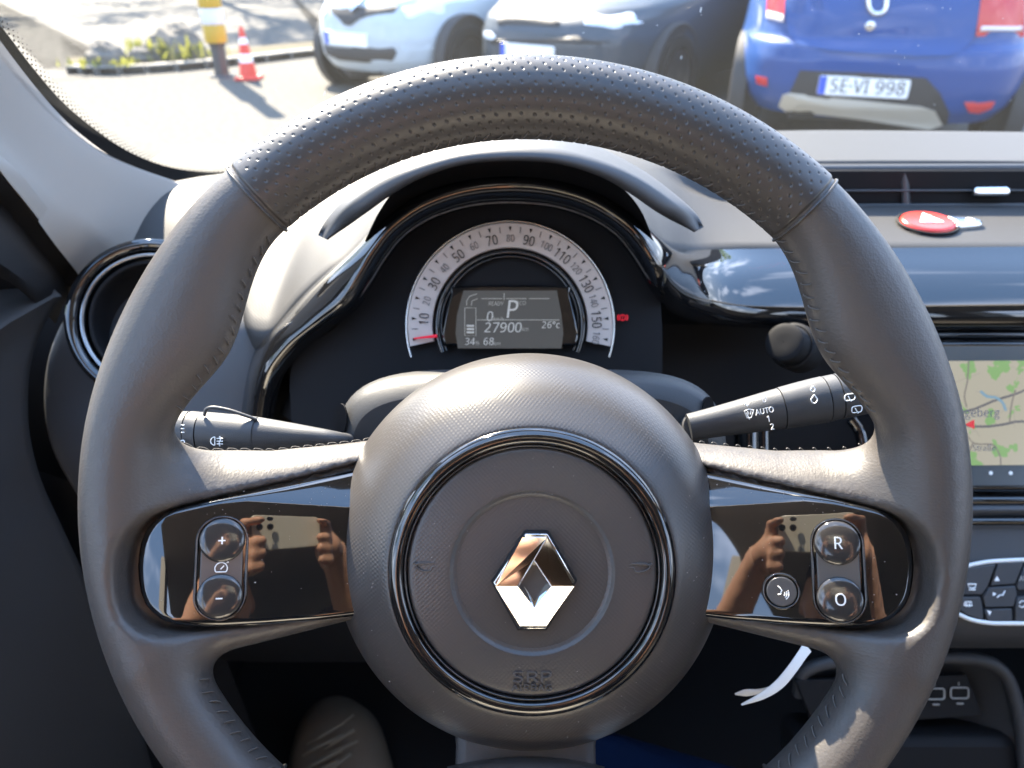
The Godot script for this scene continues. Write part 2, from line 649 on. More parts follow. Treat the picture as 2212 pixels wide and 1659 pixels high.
func make_wheel() -> void:
	var t := thing("steering_wheel", "black leather three spoke steering wheel with diamond badge and gloss switch panels", "steering wheel", wheel_xf().origin, sight_basis())
	var poly := PackedVector2Array()
	for p in [[840, 962], [700, 978], [540, 990], [420, 985], [335, 965], [345, 1425], [420, 1425], [560, 1402], [700, 1378], [860, 1352]]:
		poly.append(Vector2((1134.0 - p[0]), -(p[1] - 1082.0)) / FOCAL * 0.324)
	var recess := PackedVector2Array()
	for p in PANEL_TOP: recess.append(Vector2((1134.0 - p[0]), -(p[1] - 1082.0)) / FOCAL * 0.3235)
	recess.append(Vector2(0.03, 0.014))
	recess.append(Vector2(0.03, -0.048))
	for i in range(PANEL_LOW.size() - 1, 0, -1): recess.append(Vector2((1134.0 - PANEL_LOW[i][0]), -(PANEL_LOW[i][1] - 1082.0)) / FOCAL * 0.3235)
	spoke_poly = [poly, recess]
	var xf := wheel_xf()
	put(moved(nets(Vector3(-0.192, -0.192, -0.052), Vector3(0.192, 0.192, 0.026), 0.0018, wheel_sdf), xf), "leather_rim", M.leather, t)
	put(grip(deg_to_rad(-41.3), deg_to_rad(43.6), 720, 150, deg_to_rad(-150), deg_to_rad(95)), "perforated_grip", M.perforated, t)
	put(grip(deg_to_rad(138.5), deg_to_rad(165), 220, 90, deg_to_rad(-150), deg_to_rad(95)), "perforated_grip", M.perforated, t)
	put(grip(deg_to_rad(195), deg_to_rad(221.5), 220, 90, deg_to_rad(-150), deg_to_rad(95)), "perforated_grip", M.perforated, t)
	for a in [-41.6, 43.9, 138.2, 221.8]:
		var ring := []
		var th := deg_to_rad(a)
		for k in 41:
			var ph := TAU * k / 40
			ring.append(xf * (Vector3(sin(th), cos(th), 0) * (RIM + cos(ph) * TUBE * 1.035) + Vector3(0, 0, sin(ph) * TUBE * 1.06)))
		put(tube(ring, [0.0006], 8, false), "seam", M.perforated, t)
	make_stitches(t)
	make_hub(t)
	make_switches(t)
	# dust and lint on the pad and the gloss panels
	var rng := RandomNumberGenerator.new()
	rng.seed = 12
	var dust := G.new()
	var o := hub_o()
	for i in 170:
		var p: Vector3
		var n := -sight_ahead
		if i < 50:
			var r := rng.randf_range(0.061, 0.080)
			var a := rng.randf() * TAU
			var d := 0.3185 + 0.060 * pow((r - 0.060) / 0.028, 2.2) * 0.55 - 0.0006
			p = o + (sight_right * cos(a) + sight_up * sin(a)) * r + sight_ahead * (d - 0.315)
			n = (n + (sight_right * cos(a) + sight_up * sin(a)) * 0.8).normalized()
			p += n * 0.0006
		elif i < 75:
			var r := 0.050 * sqrt(rng.randf())
			var a := rng.randf() * TAU
			p = o + (sight_right * cos(a) + sight_up * sin(a)) * r + sight_ahead * 0.0004
		else:
			var u := rng.randf_range(330, 760)
			var v := rng.randf_range(1110, 1330)
			if rng.randf() < 0.5: v = rng.randf_range(1050, 1110) - (u - 500.0) * 0.05
			p = on_panel(u if i % 2 else 2272.0 - u, v, 0.0024 - pow((u - 580.0) * 0.000193, 2.0) / 0.50)
		var s := rng.randf_range(0.00010, 0.00021) * (1.6 if rng.randf() < 0.06 else 1.0)
		var ring := []
		for k in 5: ring.append(p + (sight_right * cos(TAU * k / 5) * rng.randf_range(0.7, 1.6) + sight_up * sin(TAU * k / 5)) * s)
		dust.fan(ring)
	put(dust, "dust", M.dust, t, false).set_meta("kind", "stuff")

func grip(a0: float, a1: float, n: int, m: int, p0: float, p1: float) -> G:
	var xf := wheel_xf()
	var rows := []
	for i in n + 1:
		var th := lerpf(a0, a1, float(i) / n)
		var s := RIM * (th - a0)
		var edge := minf(s, RIM * (a1 - th))
		var row := []
		for k in m + 1:
			var ph := lerpf(p0, p1, float(k) / m)
			# ph = 0 faces the driver, positive inwards
			var w := TUBE * ph
			var rw := roundf(w / 0.0029)
			var off := 0.5 if int(rw) % 2 != 0 else 0.0
			var along := s / 0.0054 - off
			var da := (along - roundf(along)) * 0.0054 * (1.0 - sin(ph) * 0.09)
			var jit := sin(roundf(along) * 12.9898 + rw * 78.233) * 43758.5453
			jit -= floorf(jit)
			da += (jit - 0.5) * 0.0007
			var dw := w - rw * 0.0029 + (fposmod(jit * 7.3, 1.0) - 0.5) * 0.0005
			var hole := 1.0 - smoothstep(0.00020, 0.00066, Vector2(da, dw).length())
			if edge < 0.003 or absf(rw) > 18: hole = 0.0
			var r := TUBE + 0.0007 - hole * 0.0005 - 0.0011 * (1.0 - smoothstep(0.0, 0.0022, edge))
			row.append(xf * (Vector3(sin(th), cos(th), 0) * (RIM - sin(ph) * r) + Vector3(0, 0, cos(ph) * r * 1.03)))
		rows.append(row)
	return G.new().grid(rows)

func make_stitches(t: Node3D) -> void:
	var one := tube([Vector3(-0.0029, 0, -0.0003), Vector3(-0.0019, 0, 0.0004), Vector3(0, 0, 0.0006), Vector3(0.0019, 0, 0.0004), Vector3(0.0029, 0, -0.0003)], [0.00028, 0.00034, 0.00034, 0.00034, 0.00028], 6).made()
	var spots := []
	var rng := RandomNumberGenerator.new()
	rng.seed = 4
	# inside of the rim
	var a := -40.0
	while a < 41.0:
		spots.append([a, 80.0]); a += 2.0
	for s in [-1.0, 1.0]:
		a = 44.5
		while a < 76.0:
			spots.append([a * s, 80.0]); a += 1.9
		a = 119.0
		while a < 137.0:
			spots.append([a * s, 78.0]); a += 1.9
	for q in spots:
		var th := deg_to_rad(q[0])
		var ph := deg_to_rad(q[1] + rng.randf_range(-3, 3))
		var out := Vector3(sin(th), cos(th), 0)
		var n := -out * sin(ph) + Vector3(0, 0, cos(ph))
		var along := Vector3(cos(th), -sin(th), 0)
		var across := n.cross(along)
		var dir := (across + along * rng.randf_range(0.35, 0.7)).normalized()
		var foot := out * RIM + n * (TUBE + 0.0002)
		if absf(q[0]) > 43:
			foot = out * RIM + n * 0.045
			for i in 40:
				var d := wheel_sdf(foot)
				if d < 0.0002: break
				foot -= n * d * 0.8
		stitch(t, one, foot + n * 0.0002, dir, n)
	# inside of the spokes, found on the leather by walking down to it
	for s in [-1.0, 1.0]:
		for k in 15:
			var x: float = s * lerpf(0.0745, 0.148, k / 14.0)
			for z in [face_z(x, 0.015) - 0.0185]:
				var p := Vector3(x, 0.075, z)
				for i in 60:
					var d := wheel_sdf(p)
					if d < 0.0002: break
					p.y -= d * 0.8
				var e := 0.001
				var n := Vector3(wheel_sdf(p + Vector3(e, 0, 0)) - wheel_sdf(p - Vector3(e, 0, 0)), wheel_sdf(p + Vector3(0, e, 0)) - wheel_sdf(p - Vector3(0, e, 0)), wheel_sdf(p + Vector3(0, 0, e)) - wheel_sdf(p - Vector3(0, 0, e))).normalized()
				if p.y < 0.0: continue
				var along := Vector3(1, 0, 0)
				along = (along - n * along.dot(n)).normalized()
				stitch(t, one, p + n * 0.0002, (along * 0.75 + n.cross(along) * 0.9).normalized(), n)

func stitch(t: Node3D, m: Mesh, p: Vector3, x: Vector3, z: Vector3) -> void:
	var o := MeshInstance3D.new()
	o.name = "stitch"
	o.mesh = m
	o.material_override = M.thread
	x = (x - z * x.dot(z)).normalized()
	o.transform = Transform3D(Basis(x, z.cross(x), z), p)
	t.add_child(o, true)

func hub_o() -> Vector3:
	return at(1106 + 0.0083 / 0.315 * FOCAL, 829.5 + 0.0776 / 0.315 * FOCAL, 0.315)

func hub_profile(list: Array) -> Array:
	# [radius in mm, distance from the eye in mm] -> the lathe's (radius, height above the ring)
	var out := []
	for p in list:
		out.append(Vector2(p[0], 315.0 - p[1]) / 1000.0)
	return out

func make_hub(t: Node3D) -> void:
	var o := hub_o()
	var ax := -sight_ahead
	var prof := hub_profile([[90.0, 394], [92.2, 380], [92.3, 368], [90.8, 356], [87.0, 345], [81.4, 336], [74.5, 328.6], [66.5, 322.6], [60.6, 319.0], [58.6, 319.6], [58.0, 323]])
	var cover := put(lathe(smooth_line(prof, 5), o, ax, 128), "airbag_cover", M.hub, t)
	# gloss ring: a broad outer band, a fine groove, an inner lip
	var ring := hub_profile([[59.8, 322], [59.7, 318.4], [59.0, 316.6], [57.6, 315.2], [55.8, 314.6], [54.2, 314.9], [53.3, 315.8], [53.0, 317.2], [52.6, 316.5], [52.2, 316.3], [51.8, 316.9], [51.6, 320]])
	put(lathe(smooth_line(ring, 4), o, ax, 144), "trim_ring", M.gloss, t)
	var disc := hub_profile([[51.8, 320.5], [51.0, 317.9], [46.0, 316.9], [40.0, 316.1], [34.6, 315.6], [33.6, 315.9], [32.6, 316.7], [31.4, 317.2], [30.4, 317.3], [22.0, 316.8], [10.0, 316.5], [0.01, 316.4]])
	var face := put(lathe(smooth_line(disc, 4), o, ax, 128), "centre_disc", M.hub, t)
	# badge: a diamond of four mirror facets round a diamond hole
	var b := sight_basis()
	var c := at(1154.5, 1255, 0.3135)
	var px := 0.3135 / FOCAL
	var outer := [Vector2(-19, -102), Vector2(-88, 3), Vector2(-34, 103), Vector2(24, 103), Vector2(87, 0), Vector2(28, -102)]
	for i in outer.size():
		outer[i] *= Vector2(px, -px)
	var back := PackedVector2Array()
	for p in outer: back.append(p)
	put(plate(inset(back, -0.0009), Transform3D(b, c), 0.004, 0.0006), "badge_backing", M.dark, t)
	var q := func(x: float, y: float, h: float) -> Vector3:
		return c + b * Vector3(x * px, -y * px, h)
	var badge := put(plate(back, Transform3D(b, c + ax * 0.0004), 0.0012, 0.0003), "badge", M.chrome, t)
	# two planes meet in a level ridge: the upper half leans up a little, the lower half down
	var hp := func(x: float, y: float) -> Vector3:
		var h := 0.0062 - (absf(y - 3.0) * px * (0.12 if y < 3.0 else 0.33)) + (x * px * 0.02 if y < 3.0 else 0.0)
		return q.call(x, y, h)
	var tl: Vector3 = hp.call(-26, -98)
	var tr: Vector3 = hp.call(26, -98)
	var l: Vector3 = hp.call(-83, 3)
	var r: Vector3 = hp.call(83, 3)
	var bl: Vector3 = hp.call(-30, 98)
	var br: Vector3 = hp.call(24, 98)
	var it: Vector3 = hp.call(-2, -51)
	var il: Vector3 = hp.call(-36, 3)
	var ir: Vector3 = hp.call(35, 3)
	var ib: Vector3 = hp.call(-1, 54)
	var facet := func(pts: Array) -> void:
		var g := G.new()
		for p in pts: g.pt(p)
		for i in range(1, pts.size() - 1): g.tri(0, i, i + 1)
		put(g, "facet", M.chrome, badge, false)
	var flank := []
	for p in [tl, tr, r, br, bl, l]:
		flank.append(p - ax * ((p - c).dot(ax)))
	put(G.new().grid([flank, [tl, tr, r, br, bl, l]], true), "badge_flank", M.chrome, badge, false)
	facet.call([l, tl, tr, it, il])
	facet.call([tr, r, ir, it])
	facet.call([l, il, ib, bl])
	facet.call([r, br, bl, ib, ir])
	for e in [[tr, it], [bl, ib], [it, ir, ib, il, it]]:
		var line := []
		for p in e: line.append(p + ax * 0.0001)
		put(tube(line, [0.00022], 6), "badge_ridge", M.chrome_soft, badge)
	var well := G.new()
	for p in [it, ir, ib, il]: well.pt(p)
	for p in [[-1, -36, 0.0018], [24, 3, 0.0018], [0, 40, 0.0018], [-25, 4, 0.0018]]: well.pt(q.call(p[0], p[1], p[2]))
	for i in 4: well.quad(i, (i + 1) % 4, 4 + (i + 1) % 4, 4 + i)
	put(well, "facet", M.chrome, badge, false)
	var hole := G.new()
	for p in [[-1, -37], [25, 3], [0, 41], [-26, 4]]: hole.pt(q.call(p[0], p[1], 0.0019))
	hole.quad(0, 1, 2, 3)
	put(hole, "badge_middle", M.satin, badge, false)
	# moulded marks
	var word := at(1150, 1463, 0.3160)
	lettering("SRP", 0.0042, Transform3D(b, word), M.satin, face, "lettering", 0.0006, false, 1.75)
	lettering("AIRBAG", 0.0025, Transform3D(b, at(1150, 1486, 0.3162)), M.satin, face, "lettering", 0.0006, false, 1.42)
	for s in [[922, 1224, 1.0], [1380, 1226, -1.0]]:
		var h := func(x: float, y: float) -> Vector3:
			return at(s[0] + x * s[2], s[1] + y, 0.3164)
		var horn := smooth_line([h.call(-28, -9), h.call(-24, -6), h.call(6, -7), h.call(22, -11), h.call(28, -17)], 4)
		put(tube(horn, [0.0004], 6), "horn_mark", M.hub, face)
		put(tube(smooth_line([h.call(28, -3), h.call(20, -5), h.call(10, -8), h.call(-4, -9), h.call(-18, -7), h.call(-24, 0), h.call(-10, 9), h.call(8, 9), h.call(12, 0), h.call(24, 2)], 3), [0.0004], 6), "horn_mark", M.hub, face)
	# lower spoke below the horn pad, and the perforated leather under it
	var low := []
	var rows := [[1540, 0.353, 975, 1298], [1580, 0.346, 983, 1290], [1612, 0.3435, 985, 1286], [1650, 0.342, 984, 1287], [1690, 0.341, 978, 1293]]
	for rr in rows:
		var row := [at(rr[2], rr[0], rr[1] + 0.02), at(rr[2], rr[0], rr[1] + 0.003), at(rr[2] + 6, rr[0], rr[1])]
		for k in range(1, 12):
			row.append(at(lerpf(rr[2], rr[3], k / 12.0), rr[0], rr[1] - 0.002 * sin(PI * k / 12.0)))
		row.append_array([at(rr[3] - 6, rr[0], rr[1]), at(rr[3], rr[0], rr[1] + 0.003), at(rr[3], rr[0], rr[1] + 0.02)])
		low.append(row)
	put(G.new().grid(low), "lower_spoke", M.plastic, t)
	var pad := []
	for k in 13:
		var x := lerpf(-170, 170, k / 12.0)
		var dip := 22.0 * pow(absf(x) / 170.0, 2.0)
		var row := []
		for j in 8:
			var a := PI * 0.5 * j / 7.0
			row.append(at(1136 + x, 1634 + dip + 60 * (1 - cos(a)), 0.335 - 0.014 * sin(a)))
		pad.append(row)
	put(G.new().grid(pad), "lower_spoke_leather", M.perforated, t)

func panel_z(u: float, v: float) -> float:
	# distance of the switch panel's face along the line of sight
	var p := Vector2((u - 1134.0) / FOCAL * 0.324, -(v - 1082.0) / FOCAL * 0.324)
	return WHEEL_D - face_z(p.x, p.y) - 0.0012

func on_panel(u: float, v: float, up := 0.0) -> Vector3:
	return at(u, v, panel_z(u, v) - up)

func panel_basis(s: float) -> Basis:
	var z := Vector3(-0.285 * s, 0.12, 1.0).normalized()
	var x := Vector3(1, 0, 0)
	x = (x - z * x.dot(z)).normalized()
	return sight_basis() * Basis(x, z.cross(x), z)

func make_switches(t: Node3D) -> void:
	for s in [-1.0, 1.0]:
		var m := func(u: float) -> float:
			return u if s < 0 else 2272.0 - u
		var top := PANEL_TOP
		var low := PANEL_LOW
		var edge_of := func(list: Array, u: float) -> float:
			for i in list.size() - 1:
				if u <= list[i + 1][0]:
					return lerpf(list[i][1], list[i + 1][1], (u - list[i][0]) / (list[i + 1][0] - list[i][0]))
			return list[list.size() - 1][1]
		var outline := PackedVector2Array()
		for p in top: outline.append(Vector2(p[0], p[1]))
		for i in range(low.size() - 1, 0, -1): outline.append(Vector2(low[i][0], low[i][1]))
		var rows := []
		for i in 61:
			var u := 298.05 + 500.0 * pow(i / 60.0, 1.6)
			var v0: float = edge_of.call(top, u)
			var v1: float = edge_of.call(low, u)
			var row := []
			for j in 33:
				var f := 0.5 - 0.5 * cos(PI * j / 32.0)
				var v := lerpf(v0, v1, f)
				var dist := maxf(0.0, -seg_dist(Vector2(u, v), outline)) * 0.000193 if u < 780 else minf(v - v0, v1 - v) * 0.000193
				var e := clampf(dist / 0.0022, 0.0, 1.0)
				var h := 0.0022 * sqrt(maxf(0.0, 1.0 - (1.0 - e) * (1.0 - e))) - 0.0006
				h -= pow((u - 580.0) * 0.000193, 2.0) / 0.50 + pow((v - 1150.0) * 0.000193, 2.0) / 1.1
				h -= 0.0016 * pow(clampf((400.0 - u) / 100.0, 0.0, 1.0), 2.0) - 0.0008
				row.append(on_panel(m.call(u), v, h))
			row.push_front(on_panel(m.call(u), v0, -0.006))
			row.push_back(on_panel(m.call(u), v1, -0.006))
			rows.append(row)
		var g := G.new().grid(rows)
		var panel := put(g, "switch_panel", M.gloss, t)
		var b := panel_basis(s)
		var up: Vector3 = b.z
		var px := 0.318 / FOCAL
		# rocker
		var cu := 478.0 if s < 0 else 1811.0
		var cv := 1227.0 if s < 0 else 1233.0
		var c := on_panel(cu, cv, 0.0013)
		var bezel := rrect(108 * px, 222 * px, 53 * px, 10)
		var inner := inset(bezel, 0.0011)
		var rings := []
		for st in [[0.0, -0.002], [0.0, 0.0006], [0.0005, 0.0010], [0.0010, 0.0006], [0.0016, -0.0012], [0.0022, -0.0014]]:
			var row := []
			for p in inset(bezel, st[0]): row.append(Transform3D(b, c) * Vector3(p.x, p.y, st[1]))
			rings.append(row)
		put(G.new().grid(rings, true), "switch_bezel", M.gloss, panel)
		var rocker := put(plate(inset(bezel, 0.0021), Transform3D(b, c + up * 0.0006), 0.003, 0.0005), "rocker_switch", M.satin, panel)
		for k in [-1.0, 1.0]:
			var bc: Vector3 = c + b.y * (k * 59 * px) + up * 0.0006
			var dome := [Vector2(0.0090, -0.0006), Vector2(0.0089, 0.0004), Vector2(0.0080, 0.00115), Vector2(0.0060, 0.0018), Vector2(0.0030, 0.0022), Vector2(0.00005, 0.0023)]
			put(lathe(smooth_line(dome, 4), bc, up, 48), "button", M.gloss_key, panel)
			var mark := ("+" if k > 0 else "–") if s < 0 else ("R" if k > 0 else "O")
			lettering(mark, 0.0046, Transform3D(b, bc + up * 0.0024), M.print, panel, "button_mark", 0.0003, false, 1.0)
		if s < 0:
			# cruise control mark
			var k := Transform3D(b, c + up * 0.0009)
			var arc := []
			for i in 25:
				var a := deg_to_rad(-35.0 + 250.0 * i / 24.0)
				arc.append(k * Vector3(cos(a) * 0.0024, sin(a) * 0.0024 - 0.0001, 0))
			arc.append(arc[0])
			put(tube(arc, [0.00022], 6), "speed_mark", M.print, rocker)
			put(tube([k * Vector3(-0.0002, -0.0004, 0), k * Vector3(0.0011, 0.0010, 0)], [0.00025], 6), "speed_mark", M.print, rocker)
			put(tube([k * Vector3(0.0020, 0.0022, 0), k * Vector3(0.0027, 0.0022, 0), k * Vector3(0.0024, 0.0029, 0)], [0.0002], 6), "speed_mark", M.print, rocker)
		else:
			var vc := on_panel(1688, 1277, 0.0019)
			put(lathe([Vector2(0.0076, -0.002), Vector2(0.0076, 0.0006), Vector2(0.0070, 0.0011), Vector2(0.0064, 0.0006), Vector2(0.0062, -0.0012)], vc, up, 48), "button_bezel", M.gloss, panel)
			var voice := put(lathe([Vector2(0.0060, -0.001), Vector2(0.0060, 0.0010), Vector2(0.0056, 0.0013), Vector2(0.003, 0.0011), Vector2(0.00005, 0.0010)], vc, up, 40), "button", M.satin, panel)
			var k := Transform3D(b, vc + up * 0.0015)
			put(tube(smooth_line([k * Vector3(-0.0014, 0.0022, 0), k * Vector3(-0.0006, 0.0015, 0), k * Vector3(0.0001, 0.0004, 0), k * Vector3(-0.0003, -0.0001, 0), k * Vector3(-0.0003, -0.0009, 0), k * Vector3(-0.0015, -0.0013, 0)], 3), [0.00022], 6), "voice_mark", M.print, voice)
			for j in 3:
				var arc := []
				for i in 7:
					var a := deg_to_rad(-62.0 + 95.0 * i / 6.0)
					arc.append(k * (Vector3(0.0004, -0.0008, 0) + Vector3(cos(a), sin(a), 0) * (0.0009 + 0.0008 * j)))
				put(tube(arc, [0.0002], 6), "voice_mark", M.print, voice)

# ---------------------------------------------------------------- steering column and stalks
func make_column() -> void:
	var t := thing("steering_column", "grey plastic steering column shroud behind the horn pad", "steering column", at(1145, 1000, 0.46), sight_basis())
	var rows := []
	for s in [[0.426, 372, 140, 1000], [0.429, 398, 168, 1000], [0.436, 416, 186, 998], [0.448, 424, 198, 996], [0.475, 432, 208, 1000], [0.51, 425, 210, 1004], [0.56, 405, 200, 1010]]:
		var row := []
		for k in 64:
			var a := TAU * k / 64
			var c := cos(a)
			var n := sin(a)
			var e := 0.42
			row.append(at(1146 + signf(c) * pow(absf(c), e) * s[1] * 0.45 / s[0] * (0.985 if n > 0 else 1.0) - (0.0), s[3] - signf(n) * pow(absf(n), 0.62) * s[2] * 0.45 / s[0], s[0]))
		rows.append(row)
	var g := G.new().grid(rows, true)
	g.fan(rows[0])
	put(g, "column_shroud", M.shroud, t)
	for p in [[735, 905, -1.0], [1531, 890, 1.0]]:
		var hole := PackedVector2Array()
		for q in oval(0.0034, 0.0085, 24): hole.append(q)
		put(plate(hole, Transform3D(sight_basis(), at(p[0], p[1], 0.4265)), 0.004), "stalk_slot", M.black, t)

func stalk_marks(host: Node3D, m: Material, lines: Array, r := 0.00028) -> void:
	for l in lines:
		put(tube(l, [r], 5), "stalk_mark", m, host)

func make_stalks() -> void:
	var b := sight_basis()
	# lights, on the left
	var a := thing("light_stalk", "black light switch stalk with rear fog lamp mark behind the left spoke", "switch stalk", at(745, 950, 0.405), b)
	var path := ats([[758, 951, 0.436], [742, 950, 0.406], [700, 948, 0.403], [640, 945, 0.404], [556, 941, 0.405]])
	var r0 := [0.0034, 0.0036, 0.0052, 0.0072, 0.0098]
	put(tube(path, r0, 32, true, 0.9), "stalk_arm", M.plastic, a)
	put(tube(ats([[557, 941, 0.405], [500, 939, 0.406], [441, 937, 0.407]]), [0.0102, 0.0112, 0.0120], 32, true, 0.9), "collar", M.plastic, a)
	put(tube(ats([[438.5, 937, 0.407], [415, 936, 0.4075]]), [0.0118, 0.0121], 32, true, 0.9), "light_ring", M.plastic, a)
	put(tube(ats([[412.5, 936, 0.4075], [385, 936, 0.408], [350, 936, 0.4085], [335, 936, 0.409]]), [0.0120, 0.0121, 0.0112, 0.006], 32, true, 0.9), "end_knob", M.plastic, a)
	var hook := smooth_line(ats([[556, 907, 0.400], [528, 897, 0.398], [495, 886, 0.397], [462, 880, 0.397], [446, 884, 0.398], [441, 898, 0.399]]), 5)
	put(tube(hook, [0.0009], 8), "thumb_tab", M.plastic, a)
	var k := func(x: float, y: float) -> Vector3: return at(467 + x, 953 + y, 0.3945)
	var arc := []
	for i in 13:
		var w := PI * 0.5 + PI * i / 12.0
		arc.append(k.call(-3 + cos(w) * 9, -sin(w) * 9))
	arc.append(arc[0])
	var fog := [arc]
	for j in [-6, 0, 6]: fog.append([k.call(1, j), k.call(14, j)])
	fog.append(smooth_line([k.call(7, -11), k.call(9, -4), k.call(6, 4), k.call(8, 11)], 3))
	for j in [[391, 918], [391, 926], [391, 934]]: fog.append([at(j[0], j[1], 0.3955), at(j[0] + 7, j[1], 0.3955)])
	fog.append(smooth_line(ats([[389, 953, 0.3955], [396, 951, 0.3955], [398, 956, 0.3955], [392, 961, 0.3955]]), 3))
	stalk_marks(a, M.print, fog)
	# wipers, on the right
	var c := thing("wiper_stalk", "black wiper switch stalk marked AUTO behind the right spoke", "switch stalk", at(1515, 918, 0.405), b)
	var line := func(f: float) -> Vector3:
		return at(1500 + 400 * f, 921 - 83 * f, 0.405 - 0.004 * f)
	var radius := func(f: float) -> float:
		return lerpf(0.0072, 0.0124, smoothstep(-0.15, 0.75, f))
	var piece := func(f0: float, f1: float, called: String, grow := 1.0) -> void:
		var pp := []
		var rr := []
		for i in 9:
			var f := lerpf(f0, f1, i / 8.0)
			pp.append(line.call(f))
			rr.append(radius.call(f) * grow)
		put(tube(pp, rr, 36, true, 0.9), called, M.plastic, c)
	piece.call(-0.03, 0.462, "stalk_arm")
	put(tube([line.call(0.01), at(1494, 923, 0.422), at(1484, 926, 0.46)], [0.0072, 0.0072, 0.007], 24, true, 0.9), "stalk_root", M.plastic, c)
	piece.call(0.467, 0.700, "collar", 1.02)
	piece.call(0.706, 0.765, "wiper_ring", 1.0)
	piece.call(0.772, 0.98, "end_knob", 1.0)
	var tilt := Basis(b.z, 0.19)
	var tb := tilt * b
	for w in [["0", 1651, 863], ["AUTO", 1652, 888], ["1", 1661, 905], ["2", 1669, 922]]:
		lettering(w[0], 0.0029 if w[0] != "AUTO" else 0.0027, Transform3D(tb, at(w[1], w[2], 0.3885)), M.print, c, "stalk_mark", 0.0003)
	var marks := []
	# arrow and front wiper
	marks.append([at(1613, 865, 0.392), at(1614, 877, 0.392)])
	marks.append([at(1609, 872, 0.392), at(1614, 878, 0.392), at(1618, 871, 0.392)])
	var fan := func(x: float, y: float, s: float, d: float) -> void:
		var o := func(px: float, py: float) -> Vector3: return at(x + px * s + py * s * 0.0, y + py * s, d)
		marks.append(smooth_line([o.call(-10, -6), o.call(0, -10), o.call(10, -8)], 3))
		marks.append([o.call(-10, -6), o.call(-4, 9), o.call(5, 8), o.call(10, -8)])
		marks.append([o.call(1, 12), o.call(-5, -2)])
		marks.append([o.call(-3, -6), o.call(-1, 1)])
		marks.append([o.call(4, -7), o.call(3, 1)])
	fan.call(1618.0, 894.0, 1.0, 0.3915)
	for dr in [[1756, 840, 0.8], [1759, 862, 1.15]]:
		var drop := []
		for i in 17:
			var w := TAU * i / 16
			drop.append(at(dr[0] + sin(w) * 6 * dr[2] * (1.0 if cos(w) < 0 else 1.0 - 0.75 * cos(w)), dr[1] - cos(w) * 8.0 * dr[2], 0.3895))
		marks.append(drop)
	for rw in [[1836, 858], [1851, 884]]:
		var box := []
		for q in rrect(22, 14, 5, 3): box.append(at(rw[0] + q.x, rw[1] + q.y + q.x * -0.15, 0.3895))
		box.append(box[0])
		marks.append(box)
		marks.append([at(rw[0] - 4, rw[1] - 3, 0.3893), at(rw[0] + 3, rw[1] + 9, 0.3893)])
	stalk_marks(c, M.print, marks, 0.00027)

# ---------------------------------------------------------------- instruments
const DIAL := Vector2(1102, 702)
const DIAL_D := 0.545

func dial_at(r: float, deg: float, up := 0.0) -> Vector3:
	# deg clockwise from the top
	var a := deg_to_rad(deg)
	return at(DIAL.x + sin(a) * r, DIAL.y - cos(a) * r, DIAL_D - up)

